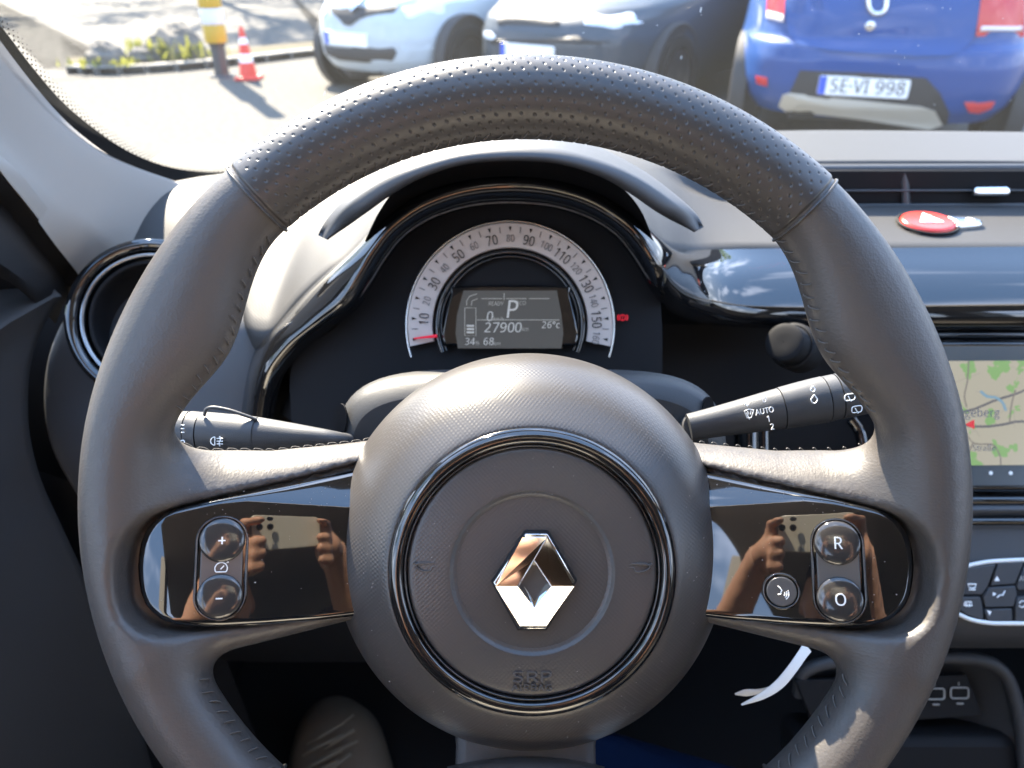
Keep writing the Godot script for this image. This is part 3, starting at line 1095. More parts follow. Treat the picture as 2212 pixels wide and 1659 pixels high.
func make_cluster() -> void:
	var b := sight_basis()
	var t := thing("instrument_cluster", "round speedometer with pale dial ring and grey display behind the steering wheel", "speedometer", at(DIAL.x, DIAL.y + 90, DIAL_D), b)
	var back := []
	for q in [[630, 960], [630, 780], [740, 690], [815, 540], [950, 400], [1100, 375], [1260, 400], [1385, 540], [1430, 660], [1430, 960]]:
		back.append(Vector2(q[0] - DIAL.x, DIAL.y - q[1]) * DIAL_D / FOCAL)
	var poly := PackedVector2Array()
	for q in smooth_line(back, 5): poly.append(q)
	put(plate(poly, Transform3D(b, at(DIAL.x, DIAL.y, DIAL_D + 0.004)), 0.004), "face_plate", M.black, t)
	# dial ring
	var rows := []
	for r in [[222, 0.0], [221, 0.003], [219.5, 0.0036], [169, 0.0012], [167.5, 0.0], [166, -0.003]]:
		var row := []
		for k in 97:
			row.append(dial_at(r[0], lerpf(-102.0, 102.0, k / 96.0), r[1]))
		rows.append(row)
	put(G.new().grid(rows), "dial_ring", M.dial, t)
	var edge := []
	for k in 97: edge.append(dial_at(224.5, lerpf(-108.0, 108.0, k / 96.0), 0.003))
	put(tube(edge, [0.0007], 6), "dial_edge", M.chrome_soft, t)
	var inner := []
	for k in 97: inner.append(dial_at(157, lerpf(-112.0, 112.0, k / 96.0), 0.002))
	put(tube(inner, [0.0016], 10), "inner_ring", M.gloss, t)
	var inner2 := []
	for k in 97: inner2.append(dial_at(148, lerpf(-112.0, 112.0, k / 96.0), 0.001))
	put(tube(inner2, [0.0008], 8), "inner_ring", M.gloss, t)
	# marks every 5 km/h, numbers every 10
	for k in range(0, 33):
		var deg := lerpf(-98.5, 98.5, k / 32.0)
		var c := cos(deg_to_rad(deg))
		var s := sin(deg_to_rad(deg))
		var rad := b * Vector3(s, c, 0)
		var tan := b * Vector3(c, -s, 0)
		var g := G.new()
		if k % 2 == 0:
			var p := dial_at(208, deg, 0.0036)
			for q in [p + tan * 0.0011 + rad * 0.0016, p - tan * 0.0011 + rad * 0.0016, p - rad * 0.0018, p]: g.pt(q)
			g.tri(0, 1, 2)
			put(g, "tick_mark", M.dial_ink, t, false)
			if k > 0:
				var big := k % 4 != 0
				lettering(str(k * 5), 0.0066 if big else 0.0048, Transform3D(Basis(tan, rad, b.z), dial_at(186 if big else 187, deg, 0.0034)), M.dial_ink if big else M.dial_grey, t, "dial_number", 0.0002, false, 0.82)
		else:
			var p := dial_at(206, deg, 0.0036)
			for q in [p + tan * 0.0003 + rad * 0.0022, p - tan * 0.0003 + rad * 0.0022, p - tan * 0.0003 - rad * 0.0022, p + tan * 0.0003 - rad * 0.0022]: g.pt(q)
			g.quad(0, 1, 2, 3)
			put(g, "tick_mark", M.dial_grey, t, false)
	put(tube([dial_at(210, -98.0, 0.0055), dial_at(160, -98.5, 0.006)], [0.0006, 0.0013], 6), "needle", M.needle, t)
	# brake warning light
	var brake := []
	for k in 21: brake.append(at(1345 + cos(TAU * k / 20) * 6.0, 686 + sin(TAU * k / 20) * 6.0, DIAL_D - 0.001))
	put(tube(brake, [0.0005], 6, false), "warning_light", M.warning_light, t)
	for w in [-1.0, 1.0]:
		var arc := []
		for k in 9: arc.append(at(1345 + w * cos(lerpf(-0.7, 0.7, k / 8.0)) * 10.5, 686 + sin(lerpf(-0.7, 0.7, k / 8.0)) * 9.5, DIAL_D - 0.001))
		put(tube(arc, [0.0006], 6), "warning_light", M.warning_light, t)
	lettering("!", 0.0030, Transform3D(b, at(1345, 686, DIAL_D - 0.001)), M.warning_light, t, "warning_light", 0.0003, true)
	# display: gloss surround, then the glass
	var sur := PackedVector2Array()
	for q in smooth_line([Vector2(-142, 50), Vector2(-146, 20), Vector2(-128, -62), Vector2(-112, -78), Vector2(112, -78), Vector2(128, -62), Vector2(146, 20), Vector2(142, 50)], 3):
		sur.append(Vector2(q.x, -q.y) * DIAL_D / FOCAL)
	put(plate(sur, Transform3D(b, at(1102, 696, DIAL_D - 0.004)), 0.008, 0.0015), "display_frame", M.gloss, t)
	var lcd := PackedVector2Array()
	for q in [[990, 752], [985, 720], [988, 680], [1002, 628], [1202, 628], [1212, 680], [1216, 720], [1212, 752]]:
		lcd.append(Vector2(q[0] - 1102, 696 - q[1]) * DIAL_D / FOCAL)
	glow("lcd_glass", lin(0.05, 0.05, 0.047), lin(0.9, 0.85, 0.77), 0.007)
	M.lcd_glass.roughness = 0.18
	var d := put(plate(lcd, Transform3D(b, at(1102, 696, DIAL_D - 0.0045)), 0.002), "display_screen", M.lcd_glass, t)
	glow("lcd_ink", lin(0.3, 0.3, 0.28), lin(1.0, 0.97, 0.90), 0.030)
	glow("lcd_dim", lin(0.2, 0.2, 0.18), lin(1.0, 0.97, 0.90), 0.022)
	var w := func(s: String, u: float, v: float, px: float, m: Material, sq := 1.0) -> void:
		lettering(s, px * DIAL_D / FOCAL, Transform3D(Basis(b.x, b.y + b.x * 0.12, b.z), at(u, v, DIAL_D - 0.0048)), m, d, "display_digits", 0.0002, false, sq)
	w.call("P", 1106, 669, 36, M.lcd_ink)
	w.call("0", 1058, 684, 20, M.lcd_ink)
	w.call("km/h", 1077, 689, 7, M.lcd_dim)
	w.call("27900", 1087, 708, 20, M.lcd_ink, 1.05)
	w.call("km", 1135, 711, 8, M.lcd_dim)
	w.call("26°c", 1190, 702, 14, M.lcd_ink)
	w.call("34", 1015, 738, 14, M.lcd_ink)
	w.call("%", 1031, 741, 8, M.lcd_dim)
	w.call("68", 1055, 738, 15, M.lcd_ink)
	w.call("km", 1074, 742, 8, M.lcd_dim)
	w.call("READY", 1071, 656, 8, M.lcd_dim)
	w.call("ECO", 1126, 655, 8, M.lcd_dim)
	var lp := func(list: Array) -> Array:
		var o := []
		for q in list: o.append(at(q[0], q[1], DIAL_D - 0.0048))
		return o
	for l in [[[1040, 645], [1085, 645]], [[1089, 633], [1089, 648]], [[1093, 645], [1137, 645]], [[1143, 645], [1187, 645]], [[1030, 691], [1208, 691]], [[1004, 665], [1004, 725], [1028, 725], [1028, 665], [1004, 665]], [[1008, 660], [1008, 650], [1014, 640], [1030, 635]], [[1018, 660], [1020, 650], [1032, 645]]]:
		put(tube(lp.call(l), [0.0003], 5), "display_line", M.lcd_dim, d)
	for v in [704, 711, 718]:
		put(tube(lp.call([[1008, v], [1024, v]]), [0.0008], 6), "battery_bar", M.lcd_ink, d)

# ---------------------------------------------------------------- dashboard
func make_dashboard() -> void:
	var b := sight_basis()
	var t := thing("dashboard", "dark grey dashboard with gloss black trim running round the instruments", "dashboard", Vector3(0.36, 0.62, -0.7))
	# upper moulding: windscreen foot -> crest
	var foot := []   # along the glass
	for p in [[-0.43, -0.57], [-0.36, -0.66], [-0.29, -0.735], [-0.20, -0.79], [-0.08, -0.835], [0.10, -0.868], [0.36, -0.885], [0.70, -0.868], [0.95, -0.80], [1.10, -0.68]]:
		foot.append(Vector3(p[0], EYE.y - 0.196, p[1]))
	var crest := ats([[120, 600, 0.62], [225, 562, 0.63], [320, 546, 0.628], [410, 540, 0.628], [482, 548, 0.622], [514, 585, 0.608], [522, 640, 0.588], [535, 690, 0.572], [560, 708, 0.566], [592, 700, 0.564], [641, 640, 0.560], [700, 585, 0.557], [757, 543, 0.556], [830, 470, 0.556], [920, 415, 0.56], [1100, 375, 0.565], [1290, 420, 0.56], [1385, 478, 0.558], [1436, 527, 0.585], [1490, 536, 0.63], [1560, 535, 0.6485], [1800, 533, 0.6485], [2212, 530, 0.6485]])
	var tail := [Vector3(0.62, 1.027, -0.62), Vector3(0.85, 1.027, -0.615), Vector3(1.05, 1.02, -0.60)]
	crest.append_array(tail)
	crest = smooth_line(crest, 4)
	var n := crest.size()
	var rows := []
	for kk in 33:
		var st := kk / 32.0
		var row := []
		for i in n:
			var c: Vector3 = crest[i]
			var f := along(foot, c.x)
			var p := f.lerp(c, st)
			p.y = lerpf(f.y, c.y, pow(st, 1.7)) + 0.014 * sin(st * PI)
			# right of the instruments the upper deck ends above the vents, in a step
			var k := smoothstep(0.13, 0.22, c.x)
			if k > 0.0:
				var z := p.z
				var deck := EYE.y - 0.184 if z < -0.742 else (lerpf(EYE.y - 0.184, EYE.y - 0.219, smoothstep(-0.742, -0.728, z)) if z < -0.712 else lerpf(EYE.y - 0.219, EYE.y - 0.213, (z + 0.712) / 0.006) if z < -0.706 else lerpf(EYE.y - 0.213, EYE.y - 0.223, (z + 0.706) / 0.084))
				p.y = lerpf(p.y, deck, k)
			row.append(p)
		rows.append(row)
	# rounded front edge
	var edge := []
	var edge2 := []
	for i in n:
		edge.append(crest[i] + Vector3(0, -0.006, 0.006))
		edge2.append(crest[i] + Vector3(0, -0.022, 0.004))
	rows.append(edge)
	rows.append(edge2)
	put(G.new().grid(rows), "upper_moulding", M.dash_top, t)
	make_vents(t)
	make_hood(t)
	make_gloss(t)
	make_left_pod(t)
	make_lower(t)

func along(line: Array, x: float) -> Vector3:
	for i in line.size() - 1:
		if x <= line[i + 1].x or i == line.size() - 2:
			return line[i].lerp(line[i + 1], clampf((x - line[i].x) / (line[i + 1].x - line[i].x), 0, 1))
	return line[0]

func make_vents(t: Node3D) -> void:
	# long slot of the middle vents, in the step of the upper moulding
	var y0 := EYE.y - 0.184
	var box := func(x0: float, x1: float, ya: float, yb: float, z0: float, z1: float) -> G:
		return block(Vector3((x0 + x1) / 2, (ya + yb) / 2, (z0 + z1) / 2), Vector3(x1 - x0, yb - ya, z1 - z0), Basis(), 0.001)
	put(box.call(0.275, 0.80, y0 - 0.034, y0 + 0.0005, -0.735, -0.7085), "vent_box", M.black, t)
	# upper and lower lips
	put(tube([Vector3(0.270, y0 - 0.0005, -0.716), Vector3(0.60, y0 + 0.0015, -0.716), Vector3(0.82, y0, -0.716)], [0.0042], 12), "vent_lip", M.plastic, t)
	put(tube([Vector3(0.270, y0 - 0.0315, -0.7045), Vector3(0.60, y0 - 0.0300, -0.7045), Vector3(0.82, y0 - 0.030, -0.7045)], [0.0022], 10), "vent_lip", M.plastic, t)
	put(tube([Vector3(0.275, y0 - 0.0175, -0.7065), Vector3(0.82, y0 - 0.0165, -0.7065)], [0.0011], 8), "vent_vane", M.plastic, t)
	for x in [0.36, 0.56]:
		put(tube([Vector3(x, y0 - 0.001, -0.7105), Vector3(x + 0.008, y0 - 0.031, -0.705)], [0.0040], 4, true, 0.5), "vent_divider", M.plastic, t)
	for x in [0.266, 0.423, 0.60, 0.72]:
		var h := rrect(0.034, 0.0085, 0.004, 5)
		put(plate(h, Transform3D(Basis(Vector3.RIGHT, -0.5), Vector3(x + 0.018, y0 - 0.0155, -0.700)), 0.008, 0.002), "vent_handle", M.chrome_soft, t)
	for i in 24:
		var x := 0.29 + 0.021 * i
		put(box.call(x, x + 0.0012, y0 - 0.030, y0 - 0.003, -0.733, -0.711), "vent_slat", M.dark, t)
	# hazard switch with the door lock key
	var o := at(2004, 483, 0.6795)
	var lie := Basis(Vector3.RIGHT, -PI / 2 + 0.12)
	var hz := put(plate(oval(0.0236, 0.0205, 40), Transform3D(lie, o + Vector3(0, 0.0035, 0)), 0.010, 0.003), "hazard_switch", M.hazard_red, t, true, "red hazard warning switch")
	var tri := func(s: float, h: float) -> Array:
		var r := []
		for k in 3:
			r.append(o + Vector3(0, h, 0) + lie * Vector3(sin(TAU * k / 3.0) * s, cos(TAU * k / 3.0) * s, 0))
		r.append(r[0])
		return r
	put(tube(tri.call(0.0115, 0.0038), [0.0009], 6), "hazard_mark", M.print, hz)
	put(tube(tri.call(0.0060, 0.0038), [0.0009], 6), "hazard_mark", M.print, hz)
	var rim_ := []
	for q in oval(0.0252, 0.0222, 40): rim_.append(o + Vector3(0, 0.0006, 0) + lie * Vector3(q.x, q.y, 0))
	rim_.append(rim_[0])
	put(tube(rim_, [0.0013], 8, false), "switch_rim", M.black, t)
	var lock := PackedVector2Array()
	for q in smooth_line([Vector2(0.021, 0.010), Vector2(0.034, 0.0085), Vector2(0.044, 0.006), Vector2(0.0475, 0), Vector2(0.044, -0.006), Vector2(0.034, -0.0085), Vector2(0.021, -0.010), Vector2(0.0235, 0)], 4, true): lock.append(q)
	put(plate(lock, Transform3D(lie, o + Vector3(0, 0.003, 0)), 0.010, 0.0022), "lock_switch", M.chrome_soft, t)
	put(plate(oval(0.0035, 0.0035, 16), Transform3D(lie, o + lie * Vector3(0.037, 0.001, 0) + Vector3(0, 0.0034, 0)), 0.002), "lock_mark", M.print, t)

func make_hood(t: Node3D) -> void:
	# crescent visor over the instruments, its ends standing free of the moulding below
	var lip := [[699, 514, 0.496], [722, 482, 0.491], [760, 442, 0.478], [820, 398, 0.469], [890, 364, 0.461], [990, 334, 0.454], [1100, 324, 0.452], [1210, 331, 0.454], [1310, 358, 0.461], [1385, 394, 0.469], [1450, 440, 0.478], [1488, 472, 0.491], [1508, 497, 0.496]]
	var wide := [0.0, 0.018, 0.036, 0.060, 0.085, 0.104, 0.110, 0.104, 0.085, 0.060, 0.034, 0.018, 0.0]
	var thick := [0.003, 0.008, 0.0105, 0.010, 0.008, 0.007, 0.007, 0.007, 0.008, 0.010, 0.0105, 0.008, 0.003]
	var l3 := smooth_line(ats(lip), 5)
	var w2 := []
	for i in wide.size(): w2.append(Vector2(wide[i], thick[i]))
	w2 = smooth_line(w2, 5)
	var rows := []
	var mid: Vector3 = at(1102, 700, 0.49)
	for i in l3.size():
		var p: Vector3 = l3[i]
		var inward := (mid - p)
		inward = (inward - sight_ahead * inward.dot(sight_ahead)).normalized()
		var f := absf(float(i) / (l3.size() - 1) - 0.5) * 2.0
		var back := Vector3(0, -0.10, -1.0).normalized()
		if f > 0.4: back = back.slerp((Vector3(signf(p.x) * 0.45, -0.22, -1.0)).normalized(), (f - 0.4) / 0.6)
		var wd: float = w2[i].x
		var th: float = w2[i].y
		var bulge := -inward * 0.004
		rows.append([p + back * wd + inward * th, p + back * wd * 0.5 + inward * th, p + back * 0.004 + inward * th, p + inward * th * 0.85 - back * 0.0015, p + inward * th * 0.4 - back * 0.003, p - back * 0.0015 + bulge * 0.2, p + back * 0.004 + bulge * 0.5, p + back * wd * 0.35 + bulge, p + back * wd * 0.7 + bulge, p + back * wd])
	var g := G.new().grid(rows)
	var h := put(g, "instrument_hood", M.dash_top, t)
	h.material_override = M.plastic
	# inner wall between the visor and the trim round the dial
	var wall := [[[806, 548, 0.512], [788, 520, 0.516]], [[848, 496, 0.509], [822, 452, 0.505]], [[914, 448, 0.507], [868, 398, 0.496]], [[1004, 416, 0.505], [965, 360, 0.488]], [[1101, 405, 0.504], [1101, 346, 0.484]], [[1198, 415, 0.505], [1235, 358, 0.488]], [[1288, 446, 0.507], [1330, 396, 0.496]], [[1356, 494, 0.509], [1382, 450, 0.505]], [[1396, 545, 0.514], [1412, 520, 0.516]]]
	var ends := [[], []]
	for q in wall:
		for k in 2: ends[k].append(at(q[k][0], q[k][1], q[k][2]))
	for k in 2: ends[k] = smooth_line(ends[k], 5)
	var rr := []
	for k in 7:
		var f := k / 6.0
		var line := []
		for i in ends[0].size():
			line.append(ends[0][i].lerp(ends[1][i], f) + sight_ahead * 0.016 * sin(f * PI))
		rr.append(line)
	put(G.new().grid(rr), "instrument_well", M.well, t)

func make_gloss(t: Node3D) -> void:
	# from the left knee, round the dial, and away to the right as a shelf edge: [back edge, front edge]
	var list := [
		[[516, 985, 0.572], [548, 985, 0.545]], [[520, 905, 0.572], [556, 905, 0.540]], [[532, 820, 0.572], [575, 818, 0.533]], [[553, 752, 0.572], [622, 752, 0.527]], [[590, 703, 0.570], [684, 702, 0.522]],
		[[640, 643, 0.566], [742, 655, 0.516]], [[700, 588, 0.562], [776, 600, 0.511]], [[757, 545, 0.560], [806, 548, 0.508]], [[800, 500, 0.556], [848, 496, 0.505]], [[880, 440, 0.556], [914, 448, 0.503]],
		[[980, 402, 0.556], [1004, 416, 0.501]], [[1100, 388, 0.556], [1101, 405, 0.500]], [[1220, 402, 0.556], [1198, 415, 0.501]], [[1320, 440, 0.556], [1288, 446, 0.503]], [[1400, 498, 0.560], [1356, 494, 0.505]],
		[[1440, 532, 0.580], [1396, 545, 0.510]], [[1466, 541, 0.605], [1428, 602, 0.520]], [[1496, 540, 0.630], [1458, 642, 0.545]], [[1540, 538, 0.645], [1500, 668, 0.575]], [[1600, 537, 0.648], [1570, 682, 0.600]],
		[[1700, 535.5, 0.6485], [1690, 688, 0.612]], [[1900, 534, 0.6485], [1900, 692, 0.618]], [[2212, 532, 0.6485], [2212, 692, 0.620]], [[2500, 531, 0.6485], [2500, 692, 0.620]], [[3000, 530, 0.6485], [3000, 692, 0.620]]]
	var a := []
	var c := []
	for q in list:
		a.append(at(q[0][0], q[0][1], q[0][2]))
		c.append(at(q[1][0], q[1][1], q[1][2]))
	a = smooth_line(a, 6)
	c = smooth_line(c, 6)
	var rows := []
	var lower := Vector3(0, -1, 0)
	for k in 17:
		var row := []
		for i in a.size():
			var p: Vector3 = a[i]
			var q: Vector3 = c[i]
			var span := p.distance_to(q)
			if k < 12:
				var f := k / 11.0
				var out := (-sight_ahead + sight_up * 0.7).normalized()
				row.append(p.lerp(q, f) + out * sin(f * PI * 0.92) * span * 0.20 * (0.4 + 0.6 * f))
			else:
				# the lip turns over and runs back
				var f := (k - 11) / 5.0
				var way := (q - p)
				way = (way - sight_ahead * way.dot(sight_ahead)).normalized()
				row.append(q + way * 0.006 * sin(f * PI) + sight_ahead * (0.003 * f + 0.030 * f * f) + way * 0.003 * f)
		rows.append(row)
	put(G.new().grid(rows), "gloss_trim", M.gloss, t)

func make_left_pod(t: Node3D) -> void:
	# rounded end of the dashboard with the side vent
	var outline := smooth_line(ats([[240, 566, 0.63], [185, 605, 0.625], [135, 690, 0.615], [103, 770, 0.605], [92, 860, 0.60], [104, 950, 0.597], [140, 1030, 0.597], [205, 1120, 0.60], [300, 1180, 0.60], [430, 1180, 0.595], [530, 1060, 0.582], [560, 900, 0.578], [562, 760, 0.575], [540, 698, 0.576], [525, 645, 0.589], [516, 588, 0.609], [484, 552, 0.624], [405, 544, 0.63], [320, 549, 0.63]]), 4, true)
	var spine := ats([[330, 700, 0.60], [350, 850, 0.58], [360, 960, 0.575]])
	put(pillow(outline, spine, -sight_ahead, [Vector2(-0.02, -0.05), Vector2(0.0, -0.004), Vector2(0.012, 0.0), Vector2(0.04, 0.0015), Vector2(0.12, 0.003), Vector2(0.35, 0.005), Vector2(0.7, 0.006), Vector2(1.0, 0.006)]), "side_pod", M.plastic, t)
	var v := thing("side_vent", "round air vent with chrome ring half hidden behind the wheel rim", "air vent", at(330, 690, 0.60), sight_basis())
	var ax := (-sight_ahead * 1.0 + Vector3(0.16, 0.03, 0)).normalized()
	var o := at(330, 692, 0.579)
	put(lathe(smooth_line([Vector2(0.0618, -0.012), Vector2(0.0615, 0.001), Vector2(0.0595, 0.0042), Vector2(0.0565, 0.0050), Vector2(0.0535, 0.0036), Vector2(0.0520, 0.000), Vector2(0.0515, -0.006)], 5), o, ax, 80), "outer_ring", M.gloss, v)
	put(lathe(smooth_line([Vector2(0.0515, -0.010), Vector2(0.0510, 0.0005), Vector2(0.0494, 0.0020), Vector2(0.0476, 0.0006), Vector2(0.0470, -0.008)], 4), o, ax, 80), "chrome_ring", M.vent_chrome, v)
	put(lathe(smooth_line([Vector2(0.0465, -0.010), Vector2(0.0462, -0.003), Vector2(0.0445, -0.0012), Vector2(0.0425, -0.004), Vector2(0.041, -0.020), Vector2(0.030, -0.035), Vector2(0.0005, -0.038)], 4), o, ax, 64), "vent_barrel", M.black, v)
	var bb := Basis(ax.cross(Vector3.UP).normalized() * -1.0, Vector3.UP, ax).orthonormalized()
	bb = bb * Basis(Vector3(0, 0, 1), 0.9)
	for k in [-1.0, 0.0, 1.0]:
		put(block(o - ax * 0.012 + bb.y * 0.020 * k, Vector3(0.072 - 0.014 * absf(k), 0.0022, 0.016), bb * Basis(Vector3.RIGHT, 0.4), 0.0006), "vent_slat", M.plastic, v)

func make_lower(t: Node3D) -> void:
	# what lies under the trim: the column's surround, the knee panels, the centre stack
	var left := smooth_line(ats([[548, 700, 0.60], [556, 800, 0.60], [570, 900, 0.60], [590, 1000, 0.60], [640, 1100, 0.61]]), 4)
	var right := smooth_line(ats([[790, 700, 0.63], [790, 800, 0.63], [790, 900, 0.63], [790, 1000, 0.63], [790, 1100, 0.63]]), 4)
	var rows := []
	for k in 13:
		var f := k / 12.0
		var row := []
		for i in left.size():
			row.append(left[i].lerp(right[i], f) - sight_ahead * 0.028 * sin(f * PI * 0.8))
		rows.append(row)
	put(G.new().grid(rows), "column_surround", M.dark, t)
	put(tube(smooth_line(ats([[648, 905, 0.575], [668, 868, 0.575], [715, 862, 0.585]]), 4), [0.016], 16), "bracket", M.dark, t)
	# knee panel across the footwell top, left and right of the column
	put(G.new().grid([smooth_line(ats([[60, 1010, 0.64], [300, 1080, 0.62], [560, 1080, 0.63], [800, 1100, 0.64]]), 4), smooth_line(ats([[100, 1240, 0.66], [300, 1270, 0.65], [560, 1280, 0.66], [800, 1300, 0.67]]), 4), smooth_line(ats([[140, 1400, 0.78], [300, 1420, 0.78], [560, 1430, 0.78], [800, 1430, 0.78]]), 4)]), "knee_panel", M.dark, t)
	var rk := []
	for q in [[[1400, 700, 0.66], [1600, 702, 0.66], [1850, 702, 0.66], [2120, 702, 0.66]], [[1400, 860, 0.665], [1600, 870, 0.665], [1850, 880, 0.665], [2120, 890, 0.66]], [[1400, 1010, 0.67], [1600, 1020, 0.67], [1850, 1030, 0.67], [2060, 1050, 0.66]], [[1400, 1200, 0.70], [1600, 1210, 0.70], [1800, 1230, 0.70], [2040, 1230, 0.67]], [[1400, 1350, 0.82], [1600, 1360, 0.82], [1800, 1380, 0.82], [1960, 1390, 0.72]]]:
		rk.append(smooth_line(ats(q), 5))
	put(G.new().grid(rk), "knee_panel", M.black, t)
	# bright edged recess seen between the stalk and the spoke
	put(tube(smooth_line(ats([[1838, 905, 0.62], [1858, 935, 0.62], [1866, 985, 0.62], [1862, 1040, 0.62]]), 5), [0.0046], 12), "recess_edge", M.gloss, t)
	for q in [[1612, 0.016], [1645, 0.010]]:
		put(tube(ats([[q[0], 930, 0.60], [q[0] + 3, 1010, 0.60]]), [q[1] * 0.6], 16), "column_bracket", M.gloss, t)
	# ignition barrel
	var ig := thing("ignition_barrel", "dark round ignition knob under the gloss trim right of the column", "ignition", at(1690, 760, 0.60), sight_basis())
	var ax := (-sight_ahead * 0.75 + sight_up * 0.12 - sight_right * 0.62).normalized()
	var o := at(1722, 752, 0.612)
	put(lathe(smooth_line([Vector2(0.0185, -0.01), Vector2(0.0185, 0.010), Vector2(0.0170, 0.0135), Vector2(0.0160, 0.0140)], 4), o, ax, 48), "collar", M.black, ig)
	put(lathe(smooth_line([Vector2(0.0155, 0.008), Vector2(0.0150, 0.026), Vector2(0.0138, 0.029), Vector2(0.008, 0.030), Vector2(0.0004, 0.030)], 4), o, ax, 40), "knob", M.black, ig)
	make_centre(t)

func stack_at(u: float, v: float, up := 0.0) -> Vector3:
	# the face of the centre stack: leans away towards the top
	return at(u, v, 0.632 - (v - 860.0) * 0.00004 - up)

func make_centre(t: Node3D) -> void:
	var b := sight_basis()
	# gloss surround of the screen
	var band := func(v0: float, v1: float, up0: float, up1: float, m: Material, called: String) -> void:
		var r := []
		for k in 7:
			var f := k / 6.0
			var v := lerpf(v0, v1, f)
			var h := lerpf(up0, up1, f) + 0.0035 * sin(f * PI)
			r.append([stack_at(1960, v, h), stack_at(2100, v - 0.5, h), stack_at(2300, v - 1, h), stack_at(2600, v - 2, h), stack_at(2900, v - 2, h)])
		put(G.new().grid(r), called, m, t)
	band.call(696, 712, 0.010, 0.002, M.gloss, "stack_strip")
	band.call(712, 733, 0.004, 0.004, M.gloss, "stack_strip")
	band.call(733, 748, 0.006, 0.012, M.gloss, "stack_strip")
	band.call(1046, 1066, 0.010, 0.004, M.gloss, "stack_strip")
	band.call(1066, 1092, 0.004, 0.006, M.gloss, "stack_strip")
	band.call(1092, 1114, 0.006, 0.004, M.plastic, "stack_strip")
	band.call(1114, 1136, 0.004, 0.006, M.gloss, "stack_strip")
	var back := []
	for v in [690, 760, 1040, 1130, 1150, 1290, 1370, 1400]:
		var sink := 0.03 if v > 1390 else 0.0
		back.append([stack_at(1940, v, -0.02 - sink), stack_at(1990, v, -0.002 - sink), stack_at(2100, v, -sink), stack_at(2400, v, -sink), stack_at(2900, v, -sink)])
	put(G.new().grid(back), "stack_panel", M.plastic, t)
	# screen
	var s := thing("touchscreen", "touchscreen showing a pale road map with green woods right of the wheel", "touchscreen", stack_at(2300, 1050), b)
	var q := func(u: float, v: float, up: float) -> Vector3: return stack_at(u, v, up)
	var frame := G.new().grid([[q.call(1990, 743, 0.006), q.call(2640, 741, 0.006)], [q.call(1990, 743, 0.012), q.call(2640, 741, 0.012)], [q.call(1990, 1049, 0.012), q.call(2640, 1047, 0.012)], [q.call(1990, 1049, 0.006), q.call(2640, 1047, 0.006)]])
	mat("bezel", lin(0.05, 0.055, 0.055), 0.22, 0.55)
	put(frame, "bezel", M.bezel, s, false)
	var m := mat("map_screen", Color.BLACK, 0.2, 0.5)
	m.emission_enabled = true
	m.emission_texture = town_map()
	m.emission_operator = BaseMaterial3D.EMISSION_OP_MULTIPLY
	m.emission = Color.WHITE
	m.emission_energy_multiplier = 0.088
	var g := G.new()
	for c in [[2004, 780, 0, 0], [2560, 777, 1, 0], [2560, 1002, 1, 1], [2004, 1006, 0, 1]]:
		g.pt(q.call(c[0], c[1], 0.0124), Vector2(c[2], c[3]))
	g.quad(0, 1, 2, 3)
	put(g, "map_display", m, s, false)
	for w in [["Segeberg", 2109, 892, 0.0066], ["er Straße", 2116, 968, 0.0046]]:
		lettering(w[0], w[3], Transform3D(b, q.call(w[1], w[2], 0.0129)), M.dial_grey, s, "map_name", 0.0002)
	var arrow := G.new()
	for c in [[2084, 917], [2105, 906], [2105, 927]]: arrow.pt(q.call(c[0], c[1], 0.0130))
	arrow.tri(0, 1, 2)
	put(arrow, "position_arrow", glow("arrow_glow", lin(0.4, 0.02, 0.02), lin(0.9, 0.05, 0.05), 0.05), s, false)
	for u in [2141, 2184, 2226, 2270]:
		put(plate(oval(0.0015, 0.0015, 14), Transform3D(b, q.call(u, 1022, 0.0126)), 0.0005), "page_dot", M.print, s)
	# climate panel
	var cp := thing("climate_panel", "climate control panel with pale rim and white symbols below the touchscreen", "control panel", stack_at(2250, 1345), b)
	var shape := [[2120, 1216], [2170, 1211], [2300, 1207], [2500, 1207], [2600, 1230], [2620, 1280], [2600, 1330], [2500, 1347], [2200, 1347], [2130, 1345], [2085, 1334], [2050, 1310], [2040, 1278], [2055, 1244], [2080, 1226]]
	var line := []
	for c in shape: line.append(Vector3(c[0], c[1], 0))
	line = smooth_line(line, 5, true)
	var ring := []
	for c in line: ring.append(q.call(c.x, c.y, 0.003))
	ring.append(ring[0])
	put(tube(ring, [0.0017], 8, false), "rim", M.paper, cp)
	var face := G.new()
	var loop := []
	for c in line: loop.append(q.call(c.x, c.y, 0.002))
	face.fan(loop)
	put(face, "face", M.black, cp, false)
	# keys between the grooves
	var keys := [[[2058, 1246], [2085, 1228], [2152, 1218], [2134, 1268], [2122, 1285], [2048, 1285]], [[2157, 1217], [2213, 1213], [2194, 1262], [2139, 1266]], [[2218, 1213], [2300, 1210], [2300, 1270], [2199, 1276], [2197, 1265]], [[2138, 1270], [2194, 1266], [2198, 1285], [2190, 1311], [2128, 1313], [2124, 1290]], [[2052, 1290], [2118, 1290], [2124, 1316], [2126, 1340], [2088, 1329], [2058, 1308]], [[2128, 1317], [2186, 1315], [2188, 1342], [2132, 1342]], [[2194, 1313], [2200, 1290], [2300, 1280], [2300, 1342], [2193, 1342]]]
	for k in keys:
		var poly := PackedVector2Array()
		var cx := Vector2.ZERO
		for c in k: cx += Vector2(c[0], c[1]) / k.size()
		var px := 0.62 / FOCAL
		for c in k: poly.append(Vector2(c[0] - cx.x, cx.y - c[1]) * px)
		put(plate(inset(poly, 0.0004), Transform3D(b, q.call(cx.x, cx.y, 0.0042)), 0.003, 0.0006), "key", M.plastic, cp)
